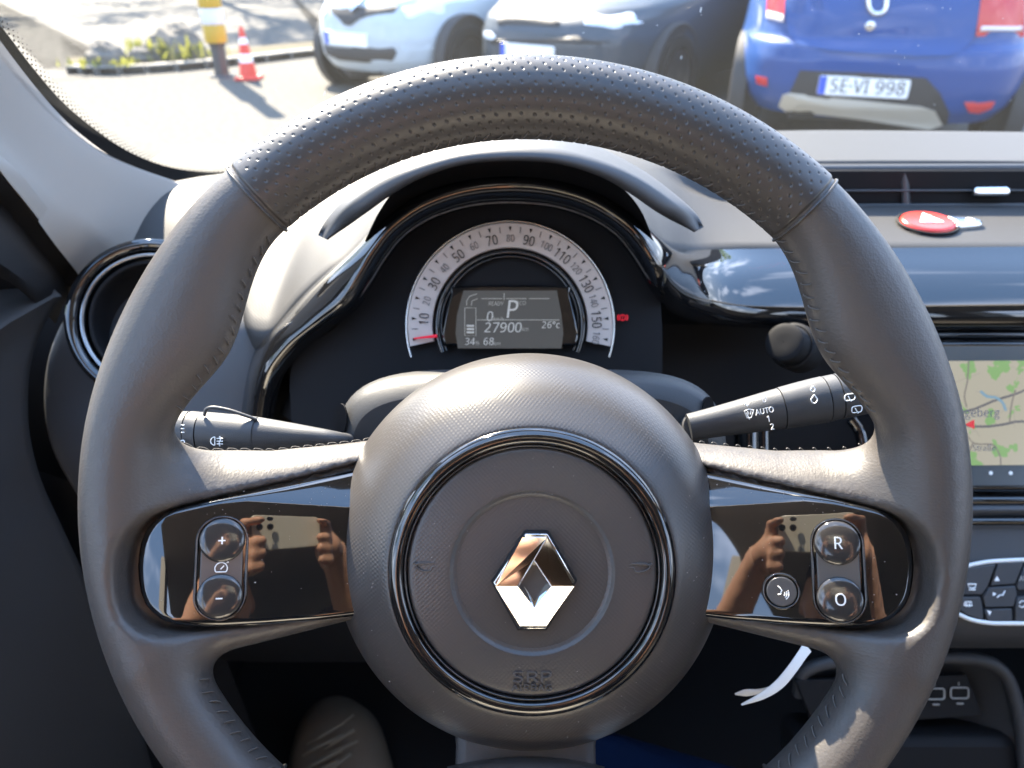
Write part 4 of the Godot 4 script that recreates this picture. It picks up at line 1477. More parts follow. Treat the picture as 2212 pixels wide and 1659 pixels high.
	var p := func(list: Array) -> Array:
		var o := []
		for c in list: o.append(q.call(c[0], c[1], 0.0046))
		return o
	var fill := func(list: Array) -> void:
		var f := G.new()
		for c in p.call(list): f.pt(c)
		for i in range(1, list.size() - 1): f.tri(0, i, i + 1)
		put(f, "key_mark", M.print, cp, false)
	fill.call([[2154, 1244], [2148, 1255], [2160, 1255]])
	fill.call([[2132, 1318], [2142, 1321], [2138, 1330]])
	fill.call([[2145, 1279], [2145, 1288], [2153, 1283]])
	for l in [[[2091, 1262], [2094, 1270], [2106, 1270], [2109, 1262], [2091, 1262]], [[2093, 1274], [2107, 1274]], [[2154, 1291], [2161, 1285], [2166, 1286], [2171, 1276]], [[2083, 1308], [2085, 1300], [2098, 1300], [2100, 1308], [2083, 1308]], [[2088, 1311], [2088, 1302]], [[2094, 1311], [2094, 1302]], [[2202, 1303], [2206, 1298], [2213, 1299]], [[2216, 1304], [2213, 1311], [2206, 1312]], [[2202, 1308], [2204, 1311]]]:
		put(tube(p.call(l), [0.00055], 5), "key_mark", M.print, cp)
	lettering("AUTO", 0.0038, Transform3D(b, q.call(2220, 1250, 0.0046)), M.print_dim, cp, "key_mark", 0.0002)
	# lower bay with the sockets
	var bay := thing("socket_panel", "black panel with two USB sockets low on the centre stack", "socket panel", at(2040, 1560, 0.70), b)
	var bp := func(u: float, v: float, d: float) -> Vector3: return at(u, v, d)
	var rim := smooth_line(ats([[1725, 1500, 0.715], [1735, 1455, 0.705], [1790, 1432, 0.70], [1900, 1424, 0.695], [2040, 1420, 0.69], [2120, 1426, 0.69], [2165, 1450, 0.69], [2190, 1500, 0.69], [2206, 1580, 0.69], [2215, 1680, 0.69]]), 5)
	put(tube(rim, [0.006], 10), "bay_rim", M.plastic, bay)
	var deep := []
	for r in [0.0, 0.25, 0.6, 1.0]:
		var row := []
		for c in rim: row.append(c.lerp(at(1990, 1560, 0.72), r * 0.55) + sight_ahead * 0.03 * sin(r * PI / 2))
		deep.append(row)
	put(G.new().grid(deep), "bay_wall", M.plastic, bay)
	var face2 := PackedVector2Array()
	for c in [[1720, 1470], [2088, 1458], [2124, 1546], [1760, 1572]]: face2.append(Vector2(c[0] - 1930, 1515 - c[1]) * 0.70 / FOCAL)
	put(plate(face2, Transform3D(b, at(1930, 1515, 0.70)), 0.006, 0.001), "socket_plate", M.dark, bay)
	for c in [[2021, 1499], [2073, 1497]]:
		var o := at(c[0], c[1], 0.6985)
		var usb := rrect(38 * 0.7 / FOCAL, 23 * 0.7 / FOCAL, 0.0022, 4)
		var loop2 := []
		for w in usb: loop2.append(Transform3D(b, o) * Vector3(w.x, w.y, 0))
		loop2.append(loop2[0])
		put(tube(loop2, [0.0007], 6, false), "socket_rim", M.print_dim, bay)
		put(plate(inset(usb, 0.0008), Transform3D(b, o), 0.002), "usb_socket", M.black, bay)
		put(tube(ats([[c[0] - 6, c[1] + 23, 0.6985], [c[0] + 8, c[1] + 23, 0.6985]]), [0.0008], 5), "socket_mark", M.print_dim, bay)
		put(tube(ats([[c[0] - 2, c[1] - 23, 0.6985], [c[0] - 2, c[1] - 17, 0.6985]]), [0.0005], 5), "socket_mark", M.print_dim, bay)
	put(block(at(2030, 1610, 0.72), Vector3(0.28, 0.040, 0.05), b, 0.01), "lower_shelf", M.dark, bay)
	var tray := thing("console_tray", "light grey edge of the centre console tray at the bottom", "console", at(2130, 1659, 0.70), b)
	var tp := PackedVector2Array()
	for c in [[2020, 1638], [2230, 1620], [2260, 1720], [2040, 1740]]: tp.append(Vector2(c[0] - 2130, 1670 - c[1]) * 0.70 / FOCAL)
	mat("tray_grey", lin(0.16, 0.17, 0.18), 0.5, 0.5)
	put(plate(tp, Transform3D(b, at(2130, 1670, 0.70)), 0.03, 0.003), "tray_edge", M.tray_grey, tray)
	put(lathe([Vector2(0.0065, 0), Vector2(0.0068, 0.0008), Vector2(0.0055, 0.0012), Vector2(0.0052, 0.0)], at(2122, 1652, 0.699), -sight_ahead, 24), "tray_clip", M.dark, tray)

func town_map() -> ImageTexture:
	return picture(512, 208, func(im: Image):
		var n := FastNoiseLite.new()
		n.seed = 21
		n.frequency = 0.022
		n.fractal_octaves = 4
		for y in 208:
			for x in 512:
				var k := n.get_noise_2d(x, y * 1.0) - 0.10 * sin(y * 0.02) + (0.22 if Vector2(x - 170, (y - 22) * 1.7).length() < 55 else 0.0)
				var c := Color(0.84, 0.82, 0.75)
				if k > 0.30: c = Color(0.64, 0.82, 0.55)
				elif k > 0.27: c = Color(0.74, 0.83, 0.64)
				im.set_pixel(x, y, c)
		var pen := func(pts: Array, w: float, c: Color) -> void:
			var line := smooth_line(pts, 40)
			for p in line:
				for dy in range(-3, 4):
					for dx in range(-3, 4):
						if Vector2(dx, dy).length() <= w:
							var x := int(p.x) + dx
							var y := int(p.y) + dy
							if x >= 0 and y >= 0 and x < 512 and y < 208: im.set_pixel(x, y, c)
		var grey := Color(0.62, 0.60, 0.58)
		var road := Color(0.52, 0.52, 0.54)
		pen.call([Vector2(0, 128), Vector2(40, 110), Vector2(95, 96), Vector2(135, 80), Vector2(180, 66), Vector2(250, 40), Vector2(400, 30), Vector2(512, 20)], 2.2, road)
		pen.call([Vector2(60, 128), Vector2(110, 132), Vector2(150, 128), Vector2(190, 122), Vector2(260, 130), Vector2(400, 110), Vector2(512, 120)], 2.2, road)
		pen.call([Vector2(82, 0), Vector2(80, 40), Vector2(74, 70), Vector2(78, 92)], 1.0, grey)
		pen.call([Vector2(176, 60), Vector2(168, 90), Vector2(164, 122)], 1.0, grey)
		pen.call([Vector2(74, 140), Vector2(92, 164), Vector2(130, 168), Vector2(144, 190), Vector2(146, 208)], 1.0, grey)
		pen.call([Vector2(78, 208), Vector2(80, 190), Vector2(90, 165)], 1.0, grey)
		for i in 16:
			var o := Vector2(fmod(i * 97.0, 512.0), fmod(i * 61.0, 208.0))
			pen.call([o, o + Vector2(18 + i % 5 * 6, 12 - i % 7 * 5), o + Vector2(34 + i % 3 * 14, 26 - i % 4 * 16)], 0.6, Color(0.76, 0.74, 0.70))
		pen.call([Vector2(300, 0), Vector2(310, 60), Vector2(290, 130), Vector2(300, 208)], 1.0, grey)
		pen.call([Vector2(107, 62), Vector2(120, 72), Vector2(136, 74), Vector2(150, 84), Vector2(156, 98)], 2.4, Color(0.60, 0.76, 0.86)))

# ---------------------------------------------------------------- the cabin round it
func make_cabin() -> void:
	var t := thing("car_cabin", "car cabin with pale pillar trim, windscreen and dark left door", "car cabin", Vector3(0.36, 0.25, 0.4))
	# windscreen: foot on the dashboard, head under the roof
	var foot := []
	for p in [[-0.40, -0.62], [-0.34, -0.70], [-0.26, -0.765], [-0.16, -0.812], [-0.02, -0.853], [0.16, -0.882], [0.36, -0.893], [0.56, -0.882], [0.74, -0.853], [0.88, -0.812], [0.98, -0.765], [1.06, -0.70], [1.12, -0.62]]:
		foot.append(Vector3(p[0], 1.050, p[1]))
	var head := []
	for i in foot.size():
		var f: float = (foot[i].x + 0.40) / 1.52
		head.append(Vector3(lerpf(-0.335, 1.055, f), 1.475 + 0.012 * sin(f * PI), -0.03 - 0.09 * sin(f * PI)))
	var rows := []
	for k in 13:
		var f := k / 12.0
		var row := []
		for i in foot.size():
			var p: Vector3 = foot[i].lerp(head[i], f)
			row.append(p + Vector3(0, 0.030, -0.045) * sin(f * PI))
		rows.append(smooth_line(row, 3))
	put(G.new().grid(rows), "windscreen", M.windscreen, t)
	# black band on the glass along the pillar and the foot, with its rounded corner and a fringe of dots
	var inner := smooth_line(ats([[-120, -70, 0.47], [0, 55, 0.523], [70, 145, 0.556], [135, 220, 0.585], [200, 275, 0.615], [262, 318, 0.643], [320, 346, 0.672], [372, 362, 0.70], [430, 370, 0.728], [490, 371, 0.752], [560, 364, 0.778], [800, 342, 0.825], [1106, 318, 0.857], [1700, 285, 0.876], [2212, 289, 0.862], [2600, 300, 0.83]]), 6)
	var outer := smooth_line(ats([[-150, -30, 0.46], [-40, 85, 0.512], [35, 180, 0.545], [105, 258, 0.574], [180, 322, 0.604], [250, 366, 0.632], [310, 392, 0.66], [370, 408, 0.69], [430, 412, 0.715], [490, 408, 0.742], [560, 400, 0.765], [800, 375, 0.81], [1106, 345, 0.845], [1700, 312, 0.868], [2212, 316, 0.855], [2600, 330, 0.82]]), 6)
	put(G.new().grid([inner, outer]), "windscreen_band", M.frit, t)
	var dot := G.new()
	var rng := RandomNumberGenerator.new()
	rng.seed = 8
	for row in 4:
		for i in range(0, 60):
			var s := (i + (0.5 if row % 2 else 0.0)) / 60.0 * 54.0
			var k := int(s)
			var p: Vector3 = inner[k].lerp(inner[k + 1], s - k)
			var q: Vector3 = outer[k].lerp(outer[k + 1], s - k)
			var out := (p - q).normalized()
			var c := p + out * (0.0012 + 0.0022 * row)
			var tan: Vector3 = (inner[k + 1] - inner[k]).normalized()
			var r := 0.00095 - 0.00017 * row
			var ring := []
			for j in 6: ring.append(c + (tan * cos(TAU * j / 6) + out * sin(TAU * j / 6)) * r)
			dot.fan(ring)
	var dots := put(dot, "band_dots", M.frit, t, false)
	dots.set_meta("kind", "stuff")
	# specks and dried drops on the glass
	var speck := G.new()
	for i in 60:
		var gx := rng.randf_range(-0.12, 0.75)
		var f := rng.randf_range(0.04, 0.30)
		var c := rows[0][0] as Vector3
		var col := int((gx + 0.40) / 1.52 * 36.0)
		var rr := f * 12.0
		var k := int(rr)
		c = (rows[k][col] as Vector3).lerp(rows[k + 1][col], rr - k) + Vector3(rng.randf_range(-0.02, 0.02), 0, 0)
		c += Vector3(0, 0.003, 0.006)
		var s := rng.randf_range(0.0003, 0.0007)
		var long := 1.0 if i % 14 else rng.randf_range(4.0, 8.0)
		var ring := []
		for j in 6: ring.append(c + Vector3(cos(TAU * j / 6) * s + sin(TAU * j / 6) * s * long * 0.2, sin(TAU * j / 6) * s * 0.7 * long, -sin(TAU * j / 6) * s * 0.7 * long))
		speck.fan(ring)
	put(speck, "glass_specks", M.speck, t, false).set_meta("kind", "stuff")
	# pillar trim, left: two faces meeting in a soft crease
	var glass_edge := smooth_line(ats([[-266, -212, 0.4], [-126, -52, 0.455], [-26, 83, 0.5], [54, 183, 0.535], [124, 256, 0.565], [209, 320, 0.6], [294, 360, 0.64], [366, 386, 0.672], [392, 398, 0.682]]), 5)
	var crease := smooth_line(ats([[-330, -60, 0.385], [-200, 60, 0.43], [-90, 180, 0.475], [-5, 280, 0.51], [70, 355, 0.54], [150, 430, 0.572], [215, 490, 0.60], [268, 535, 0.628], [292, 556, 0.64]]), 5)
	var door_edge := smooth_line(ats([[-420, 60, 0.37], [-280, 160, 0.41], [-150, 250, 0.45], [-40, 328, 0.48], [20, 398, 0.505], [75, 466, 0.535], [120, 528, 0.565], [165, 585, 0.60], [182, 610, 0.612]]), 5)
	var pr := []
	for i in glass_edge.size():
		var a: Vector3 = glass_edge[i]
		var c: Vector3 = crease[i]
		var d: Vector3 = door_edge[i]
		var bul := -sight_ahead * 0.006
		pr.append([a + sight_ahead * 0.02, a + sight_ahead * 0.003, a + sight_right * -0.0015, a.lerp(c, 0.06) + bul * 0.35, a.lerp(c, 0.35) + bul * 0.8, a.lerp(c, 0.75) + bul, c + bul * 1.0, c.lerp(d, 0.25) + bul * 0.9, c.lerp(d, 0.6) + bul * 0.7, d + bul * 0.2, d + sight_ahead * 0.004, d + sight_ahead * 0.03])
	put(G.new().grid(pr), "pillar_trim", M.pillar_cloth, t)
	var pf := []
	for r in pr:
		pf.append([r[10] + Vector3(-0.002, 0, 0), r[10] + Vector3(-0.02, -0.004, 0.0), r[10] + Vector3(-0.05, -0.012, 0.008), r[10] + Vector3(-0.09, -0.02, 0.02)])
	put(G.new().grid(pf), "door_frame", M.dark, t)
	# corner cover between pillar, dash end and door
	put(G.new().grid([smooth_line(ats([[-60, 380, 0.50], [30, 450, 0.54], [110, 545, 0.59], [182, 620, 0.645]]), 4), smooth_line(ats([[-90, 520, 0.46], [0, 570, 0.50], [70, 615, 0.55], [140, 650, 0.625]]), 4), smooth_line(ats([[-100, 600, 0.47], [0, 600, 0.52], [70, 650, 0.57], [120, 700, 0.64]]), 4)]), "corner_cover", M.dark, t)
	# door panel
	var front := smooth_line(ats([[133, 640, 0.597], [112, 672, 0.593], [86, 722, 0.587], [66, 790, 0.58], [60, 870, 0.578], [66, 950, 0.58], [90, 1040, 0.59], [130, 1130, 0.60], [185, 1250, 0.615], [240, 1400, 0.64], [300, 1560, 0.68], [340, 1700, 0.73]]), 4)
	var dr := []
	var steps := [Vector3(-0.03, -0.004, -0.02), Vector3(-0.006, 0.0, -0.004), Vector3.ZERO, Vector3(-0.003, 0.001, 0.004), Vector3(-0.010, 0.002, 0.05), Vector3(-0.014, 0.004, 0.14), Vector3(-0.016, 0.006, 0.28), Vector3(-0.016, 0.008, 0.5), Vector3(-0.016, 0.01, 0.9)]
	for s in steps:
		var row := []
		for i in front.size():
			var p: Vector3 = front[i]
			var bulge := 0.020 * exp(-pow((p.y - 0.885) / 0.045, 2)) * smoothstep(0.02, 0.2, s.z)
			row.append(p + s + Vector3(bulge, 0, 0))
		dr.append(row)
	put(G.new().grid(dr), "door_panel", M.door, t)
	var sill := []
	for s in steps.slice(2):
		var p: Vector3 = front[0] + s
		sill.append([p, p + Vector3(-0.004, 0.006, 0), p + Vector3(-0.014, 0.008, 0), p + Vector3(-0.07, 0.004, 0)])
	put(G.new().grid(sill), "door_sill", M.door, t)
	# dark gap behind the door's edge and the wall of the footwell
	put(G.new().grid([ats([[60, 600, 0.66], [20, 900, 0.65], [60, 1200, 0.68], [260, 1760, 0.80]]), ats([[240, 560, 0.70], [300, 900, 0.70], [400, 1200, 0.74], [620, 1760, 0.95]])]), "footwell_side", M.black, t)
	# body shell
	var box := func(x0: float, x1: float, y0: float, y1: float, z0: float, z1: float, called: String, m: Material) -> void:
		put(block(Vector3((x0 + x1) / 2, (y0 + y1) / 2, (z0 + z1) / 2), Vector3(x1 - x0, y1 - y0, z1 - z0), Basis(), 0.01), called, m, t)
	box.call(-0.42, 1.14, 1.485, 1.52, -0.07, 2.15, "roof", M.headliner)
	box.call(-0.43, 1.15, 0.22, 0.26, -1.05, 2.15, "floor", M.carpet)
	box.call(-0.43, 1.15, 0.26, 0.985, -1.05, -1.01, "firewall", M.carpet)
	box.call(-0.46, 1.15, 0.985, 1.012, -1.05, -0.72, "scuttle", M.black)
	box.call(1.10, 1.15, 0.26, 1.0, -1.05, 2.15, "door_panel", M.door)
	box.call(-0.46, -0.425, 0.20, 0.985, -0.515, 2.15, "outer_door", M.dark)
	box.call(-0.46, -0.425, 0.20, 0.975, -1.05, -0.52, "outer_door", M.dark)
	for x in [-0.43, 1.12]:
		box.call(x - 0.03, x + 0.03, 0.98, 1.49, 0.55, 0.68, "door_pillar", M.headliner)
		box.call(x - 0.03, x + 0.03, 0.98, 1.49, 1.65, 2.15, "rear_pillar", M.headliner)
	box.call(-0.43, 1.15, 0.26, 0.98, 2.12, 2.16, "tailgate", M.dark)
	put(tube([Vector3(1.09, 1.05, -0.66), Vector3(1.05, 1.30, -0.32), Vector3(1.02, 1.49, -0.03)], [0.045], 10), "door_pillar", M.pillar_cloth, t)
	# driver's seat and its neighbour
	for x in [0.02, 0.72]:
		var s := thing("front_seat", "dark cloth driver's seat behind the steering wheel" if x < 0.5 else "dark cloth passenger seat across the cabin", "car seat", Vector3(x, 0.26, 0.45), Basis(), "front seats")
		put(block(Vector3(x, 0.47, 0.36), Vector3(0.50, 0.16, 0.50), Basis(Vector3.RIGHT, 0.12), 0.05), "seat_cushion", M.seat_cloth, s)
		put(block(Vector3(x, 0.86, 0.70), Vector3(0.48, 0.68, 0.14), Basis(Vector3.RIGHT, -0.28), 0.05), "seat_back", M.seat_cloth, s)
		put(block(Vector3(x, 1.28, 0.82), Vector3(0.26, 0.20, 0.10), Basis(Vector3.RIGHT, -0.2), 0.04), "head_rest", M.seat_cloth, s)
		put(block(Vector3(x, 0.33, 0.40), Vector3(0.40, 0.14, 0.44), Basis(), 0.01), "seat_base", M.black, s)

func make_footwell() -> void:
	var b := sight_basis()
	# curled paper tag hanging at the column
	var tag := thing("paper_tag", "curled white paper tag hanging under the right spoke", "tag", at(1720, 1415, 0.44), b)
	var strip := func(list: Array, w: Array) -> void:
		var l := smooth_line(ats(list), 6)
		var ww := []
		for i in w.size(): ww.append(Vector2(w[i], 0))
		ww = smooth_line(ww, 6)
		var front := []
		var back := []
		for i in l.size():
			var dir: Vector3 = (l[mini(i + 1, l.size() - 1)] - l[maxi(i - 1, 0)]).normalized()
			var side := dir.cross(sight_ahead).normalized()
			front.append([l[i] - side * ww[i].x, l[i] - sight_ahead * 0.0008, l[i] + side * ww[i].x])
			back.append([l[i] + side * ww[i].x + sight_ahead * 0.0006, l[i] - side * ww[i].x + sight_ahead * 0.0006])
		put(G.new().grid(front), "paper_strip", M.paper, tag)
		put(G.new().grid(back), "paper_strip", M.paper, tag)
	strip.call([[1745, 1398, 0.45], [1733, 1415, 0.447], [1712, 1445, 0.443], [1684, 1478, 0.44], [1648, 1503, 0.437], [1602, 1523, 0.435]], [0.0034, 0.0030, 0.0029, 0.0028, 0.0020, 0.0004])
	strip.call([[1694, 1470, 0.45], [1668, 1486, 0.452], [1640, 1494, 0.455], [1612, 1497, 0.458], [1588, 1500, 0.46]], [0.0012, 0.0012, 0.0014, 0.0020, 0.0004])
	# dark blue cloth on the floor
	var cl := thing("blue_cloth", "dark blue cloth lying in the footwell right of the lower spoke", "cloth", at(1400, 1640, 0.95), b)
	var rows := []
	for k in 9:
		var row := []
		var f := k / 8.0
		for j in 9:
			var g := j / 8.0
			row.append(at(lerpf(1180, 1260 + 620 * f, g), 1540 + 180 * f + 24 * g, 0.88 + 0.01 * sin(g * 9.0 + f * 4.0)))
		rows.append(row)
	put(G.new().grid(rows), "cloth", M.blue_cloth, cl)

# ---------------------------------------------------------------- the driver who takes the picture (mirrored in the gloss panels)
func bones_field(bones: Array, k: float) -> Callable:
	return func(p: Vector3) -> float:
		var d := 1.0
		for b in bones:
			var pa: Vector3 = p - b[0]
			var ba: Vector3 = b[1] - b[0]
			var h := clampf(pa.dot(ba) / maxf(ba.length_squared(), 1e-8), 0.0, 1.0)
			d = smin(d, (pa - ba * h).length() - lerpf(b[2], b[3], h), k)
		return d

func limb(bones: Array, cell: float, k: float) -> G:
	var lo := Vector3.ONE * 1e9
	var hi := -lo
	for b in bones:
		for i in 2:
			lo = lo.min(b[i] - Vector3.ONE * (b[2 + i] + cell * 2.5))
			hi = hi.max(b[i] + Vector3.ONE * (b[2 + i] + cell * 2.5))
	return nets(lo, hi, cell, bones_field(bones, k))

func hand(wrist: Vector3, palm: Vector3, tips: Array, thumb: Array) -> G:
	var bones := [[wrist, palm, 0.022, 0.024], [wrist.lerp(palm, 0.5), palm, 0.024, 0.026]]
	for f in tips:
		var knuckle: Vector3 = f[0]
		bones.append([palm, knuckle, 0.017, 0.0098])
		bones.append([knuckle, f[1], 0.0098, 0.0086])
		bones.append([f[1], f[2], 0.0086, 0.0074])
	bones.append([palm.lerp(wrist, 0.5), thumb[0], 0.015, 0.0108])
	bones.append([thumb[0], thumb[1], 0.0108, 0.0088])
	return limb(bones, 0.004, 0.008)

func make_person() -> void:
	var ph := thing("phone", "cream coloured phone held level in front of the driver", "phone", EYE + sight_up * -0.03 - sight_ahead * 0.012, sight_basis())
	var b := sight_basis()
	var pc := EYE + sight_right * 0.062 - sight_up * 0.022 - sight_ahead * 0.006
	put(plate(rrect(0.148, 0.072, 0.011, 6), Transform3D(b * Basis(Vector3.UP, PI), pc - sight_ahead * 0.0085), 0.008, 0.0015), "phone_case", M.phone, ph)
	for q in [Vector2(0.022, 0.0), Vector2(0.0, -0.020), Vector2(0.022, -0.020)]:
		put(lathe([Vector2(0.0068, 0.0), Vector2(0.0068, 0.0016), Vector2(0.0055, 0.0018), Vector2(0.0002, 0.0016)], EYE + sight_right * q.x + sight_up * q.y - sight_ahead * 0.0058, sight_ahead, 24), "phone_lens", M.gloss, ph)
	var t := thing("person", "person in dark top and pale trousers holding up a phone, mirrored in the gloss panels", "person", Vector3(0.02, 0.30, 0.42))

	var sl: Vector3 = Vector3(-0.18, 1.12, 0.52)
	var sr: Vector3 = Vector3(0.22, 1.12, 0.52)
	var body := limb([[Vector3(0.02, 0.64, 0.52), Vector3(0.02, 0.86, 0.56), 0.15, 0.145], [Vector3(0.02, 0.86, 0.56), Vector3(0.02, 1.06, 0.55), 0.145, 0.13], [sl + Vector3(0.04, 0, 0), sr - Vector3(0.04, 0, 0), 0.075, 0.075], [Vector3(-0.06, 0.95, 0.54), Vector3(0.10, 0.95, 0.54), 0.12, 0.12], [sl, Vector3(-0.225, 0.99, 0.40), 0.062, 0.056], [sr, Vector3(0.265, 0.99, 0.40), 0.062, 0.056]], 0.02, 0.06)
	put(body, "top", M.shirt, t)
	put(limb([[Vector3(0.02, 1.10, 0.54), Vector3(0.02, 1.24, 0.50), 0.055, 0.052], [Vector3(0.02, 1.33, 0.47), Vector3(0.02, 1.31, 0.45), 0.088, 0.078], [Vector3(0.02, 1.25, 0.44), Vector3(0.02, 1.24, 0.41), 0.055, 0.030], [Vector3(0.02, 1.315, 0.385), Vector3(0.02, 1.29, 0.368), 0.010, 0.014], [Vector3(-0.065, 1.31, 0.47), Vector3(-0.07, 1.30, 0.48), 0.016, 0.014], [Vector3(0.105, 1.31, 0.47), Vector3(0.11, 1.30, 0.48), 0.016, 0.014]], 0.010, 0.03), "head", M.skin, t)
	put(limb([[Vector3(0.02, 1.38, 0.48), Vector3(0.02, 1.37, 0.50), 0.085, 0.092], [Vector3(0.02, 1.23, 0.425), Vector3(0.02, 1.22, 0.405), 0.050, 0.032]], 0.010, 0.02), "hair", M.hair, t)
	# bare forearms, elbows out
	var el := Vector3(-0.265, 0.985, 0.255)
	var er := Vector3(0.335, 0.985, 0.255)
	var wl: Vector3 = pc + b * Vector3(-0.125, -0.052, 0.030)
	var wr: Vector3 = pc + b * Vector3(0.120, -0.050, 0.030)
	put(limb([[Vector3(-0.225, 1.01, 0.41), el, 0.050, 0.044], [el, el.lerp(wl, 0.35), 0.044, 0.042], [el.lerp(wl, 0.35), wl, 0.042, 0.027]], 0.012, 0.02), "arm", M.skin, t)
	put(limb([[Vector3(0.265, 1.01, 0.41), er, 0.050, 0.044], [er, er.lerp(wr, 0.35), 0.044, 0.042], [er.lerp(wr, 0.35), wr, 0.042, 0.027]], 0.012, 0.02), "arm", M.skin, t)
	for s in [-1.0, 1.0]:
		var w: Vector3 = wl if s < 0 else wr
		var h := func(x: float, y: float, z: float) -> Vector3: return pc + b * Vector3(s * x, y, z)
		var tips := []
		for i in 4:
			var y := -0.046 + 0.018 * (i - 1.0) if i < 3 else 0.012
			tips.append([h.call(0.088, y, 0.012), h.call(0.080 - 0.004 * i, y + 0.004, -0.010), h.call(0.058 + 0.003 * absf(i - 1.5), y + 0.006, -0.0135)])
		var g := hand(w, h.call(0.098, -0.040, 0.020), tips, [h.call(0.085, -0.020, 0.028), h.call(0.052, -0.024, 0.0255)])
		put(g, "hand", M.skin, t)
	# legs
	put(limb([[Vector3(-0.06, 0.62, 0.48), Vector3(-0.15, 0.66, 0.06), 0.088, 0.066], [Vector3(0.10, 0.62, 0.48), Vector3(0.20, 0.655, 0.06), 0.088, 0.066], [Vector3(-0.06, 0.66, 0.47), Vector3(0.10, 0.66, 0.47), 0.15, 0.15], [Vector3(-0.15, 0.66, 0.06), Vector3(-0.17, 0.45, -0.22), 0.064, 0.050], [Vector3(0.20, 0.655, 0.06), Vector3(0.17, 0.43, -0.25), 0.064, 0.050], [Vector3(-0.17, 0.45, -0.22), Vector3(-0.19, 0.36, -0.40), 0.050, 0.042], [Vector3(0.17, 0.43, -0.25), Vector3(0.12, 0.34, -0.46), 0.050, 0.042]], 0.018, 0.04), "trousers", M.trousers, t)
	# left shoe, resting low in the footwell
	var shoe := put(limb([[at(745, 1700, 1.02), at(728, 1610, 1.05), 0.050, 0.046], [at(728, 1610, 1.05), at(722, 1560, 1.08), 0.046, 0.034], [at(690, 1680, 1.03), at(700, 1600, 1.07), 0.040, 0.034], [at(790, 1680, 1.03), at(765, 1600, 1.07), 0.036, 0.034]], 0.008, 0.03), "shoe", M.shoe, t, true, "brown textile shoe in the dark footwell")
	var lr := RandomNumberGenerator.new()
	lr.seed = 31
	for k in 8:
		var v := 1566.0 + k * 14.0 + lr.randf_range(-4, 4)
		var u := 700.0 + lr.randf_range(-25, 30)
		var d := 1.005 - (v - 1560.0) * 0.0003
		put(tube(smooth_line(ats([[u - 30, v + 26, d + 0.012], [u, v + 8, d], [u + 34 + lr.randf_range(0, 30), v - 20, d + 0.006]]), 4), [lr.randf_range(0.0014, 0.0034)], 6), "lace", M.lace, shoe)
	put(limb([[Vector3(0.12, 0.31, -0.52), Vector3(0.10, 0.33, -0.66), 0.045, 0.035], [Vector3(0.12, 0.34, -0.46), Vector3(0.12, 0.31, -0.52), 0.04, 0.045]], 0.012, 0.03), "shoe", M.shoe, t)

